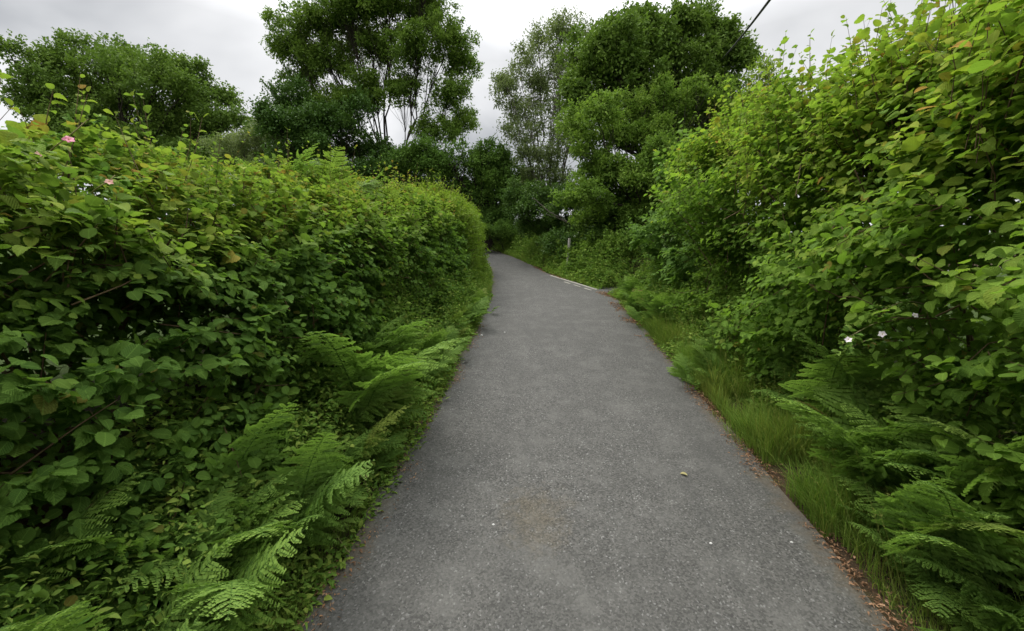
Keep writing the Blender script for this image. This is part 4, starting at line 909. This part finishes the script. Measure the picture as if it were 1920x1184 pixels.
lump('pebble', 'tiny pale pebble on the far tarmac just left of the lane centre', 'pebble', -0.15, 8.37, 0.014, gS, 'stone')

def fallen_leaf(label, x, y, L, ang, mat):
    b = MB(); leaves(b, np.zeros((1, 3)), np.array([[math.cos(ang), math.sin(ang), .12]]), np.array([[0, 0, 1.0]]), L, L * .45, HAZEL, rnd=np.array([.5]), age=np.array([1.0]))
    o = b.build('fallen_leaf', M[mat]); o.location = (x, y, float(base_z(y)) + .014); tag(o, label, 'leaf')
fallen_leaf('pale fallen leaf on the tarmac beside the left verge', -0.81, 6.66, .11, .3, 'stone')
fallen_leaf('yellow fallen leaf on the tarmac right of the lane centre', 1.66, 3.75, .07, 2.4, 'stalk')

# short weathered marker post on the verge beyond the junction
def marker_post(x, y, h, w):
    b = MB(); z = gz(x, y) - .15; hw = w / 2; c = .012
    prof = [(hw, 0), (hw, h - .03), (hw - c, h), (hw - c * 2, h + .004)]
    v = []
    for (r, zz) in prof:
        k = r * .22
        ring = [(r, -r + k), (r, r - k), (r - k, r), (-r + k, r), (-r, r - k), (-r, -r + k), (-r + k, -r), (r - k, -r)]
        v += [(px, py, zz) for px, py in ring]
    v += [(0, 0, h + .006)] * 8
    f = [(i * 8 + j, i * 8 + (j + 1) % 8, (i + 1) * 8 + (j + 1) % 8, (i + 1) * 8 + j) for i in range(4) for j in range(8)]
    b.add(np.array(v), f)
    o = b.build('marker_post', M['post'], smooth=False); o.location = (x, y, z); o.rotation_euler = (.03, .05, .4)
    tag(o, 'slim weathered white post standing in the far right verge undergrowth', 'post')
marker_post(2.06, 15.6, 1.55, .075)

# fallen bare branch leaning in the bushes
bb = MB()
q = resample([(0.87, 17.2, 5.82), (1.55, 17.4, 5.29), (2.36, 17.6, 4.89)], .15); q[1:-1] += rng.normal(size=(len(q) - 2, 3)) * .015
bb.tube(q, np.linspace(.018, .032, len(q)), 6)
q = resample([(1.41, 17.3, 5.19), (1.9, 17.5, 5.07), (2.38, 17.6, 4.86)], .15); bb.tube(q, np.linspace(.010, .02, len(q)), 5)
o = bb.build('bare_branch', M['pale_bark'], origin=q[0]); o.location = q[0]
tag(o, 'pale bare dead branch slanting through the dark thicket across the junction', 'branch')

# overhead cable crossing above the right hedge into the trees
c0, c1 = np.array((7.16, 14.0, 10.0)), np.array((4.69, 8.0, 7.55))
t = np.linspace(-1.2, 2.2, 60)[:, None]
q = c0 * (1 - t) + c1 * t; q[:, 2] += .05 * (t[:, 0] - .5) ** 2
cb = MB(); cb.tube(q, .026, 6)
o = cb.build('overhead_cable', M['cable'], origin=c0); o.location = c0
tag(o, 'black overhead cable slanting down into the dark oak on the right', 'cable')

# ------------------------------------------------------------------ sky and light
SUN_EL, SUN_AZ = math.radians(58), math.radians(-35)     # azimuth from +Y, positive to the right
def build_world():
    wd = bpy.data.worlds.new('World'); sc.world = wd; wd.use_nodes = True
    nt = wd.node_tree; nt.nodes.clear()
    tc = nd(nt, 'ShaderNodeTexCoord'); gen = tc.outputs['Generated']
    sky = nd(nt, 'ShaderNodeTexSky'); sky.sky_type = 'NISHITA'; sky.sun_disc = False
    sky.sun_elevation = SUN_EL; sky.sun_rotation = SUN_AZ
    b1 = nd(nt, 'ShaderNodeBackground'); b1.inputs[1].default_value = .10
    nt.links.new(sky.outputs[0], b1.inputs[0])
    sp = nd(nt, 'ShaderNodeSeparateXYZ'); nt.links.new(gen, sp.inputs[0])
    z = math_n(nt, 'MAXIMUM', sp.outputs[2], 0.0)
    # cloud deck: project the view direction on to a flat layer overhead
    dv = math_n(nt, 'ADD', z, .22)
    cx = math_n(nt, 'DIVIDE', sp.outputs[0], dv); cy = math_n(nt, 'DIVIDE', sp.outputs[1], dv)
    cb = nd(nt, 'ShaderNodeCombineXYZ'); nt.links.new(cx, cb.inputs[0]); nt.links.new(cy, cb.inputs[1]); cb.inputs[2].default_value = CLOUD_SEED
    n1 = nd(nt, 'ShaderNodeTexNoise'); n1.inputs['Scale'].default_value = 1.15; n1.inputs['Detail'].default_value = 5; n1.inputs['Roughness'].default_value = .48
    n1.inputs['Distortion'].default_value = .35
    nt.links.new(cb.outputs[0], n1.inputs['Vector'])
    cloud = mixc(nt, maprange(nt, n1.outputs['Fac'], .40, .63), (.315, .321, .328), (.585, .585, .585))
    # an overcast sky is about three times brighter overhead than at the horizon
    gain = math_n(nt, 'ADD', .98, math_n(nt, 'MULTIPLY', maprange(nt, z, .45, .95), ZENITH))
    b2 = nd(nt, 'ShaderNodeBackground')
    nt.links.new(cloud, b2.inputs[0]); nt.links.new(gain, b2.inputs[1])
    mx = nd(nt, 'ShaderNodeMixShader'); mx.inputs[0].default_value = .94
    nt.links.new(b1.outputs[0], mx.inputs[1]); nt.links.new(b2.outputs[0], mx.inputs[2])
    o = nd(nt, 'ShaderNodeOutputWorld'); nt.links.new(mx.outputs[0], o.inputs[0])
CLOUD_SEED, ZENITH = 3.7, 4.6
build_world()
sd = bpy.data.lights.new('sun', 'SUN'); sd.energy = 1.5; sd.angle = math.radians(20); sd.color = (1.0, .96, .90)
so = bpy.data.objects.new('sun', sd); COL.objects.link(so)
so.rotation_euler = (math.pi / 2 - SUN_EL, 0, math.pi - SUN_AZ)
so.location = (0, 0, 30)

# ------------------------------------------------------------------ camera
cd = bpy.data.cameras.new('camera'); cd.sensor_width = 36; cd.lens = 36 * 771 / 1920
cd.clip_start = .05; cd.clip_end = 2000
co = bpy.data.objects.new('camera', cd); COL.objects.link(co)
co.location = (0, 0, 2.5); co.rotation_euler = (math.radians(85), 0, 0)
sc.camera = co
sc.view_settings.view_transform = 'Standard'; sc.view_settings.look = 'None'
sc.view_settings.exposure = 0.74; sc.view_settings.gamma = 1.0
sc.render.engine = 'CYCLES'
cy_ = sc.cycles
cy_.max_bounces = 10; cy_.diffuse_bounces = 8; cy_.glossy_bounces = 2; cy_.transmission_bounces = 8
cy_.use_denoising = True
cy_.caustics_reflective = False; cy_.caustics_refractive = False
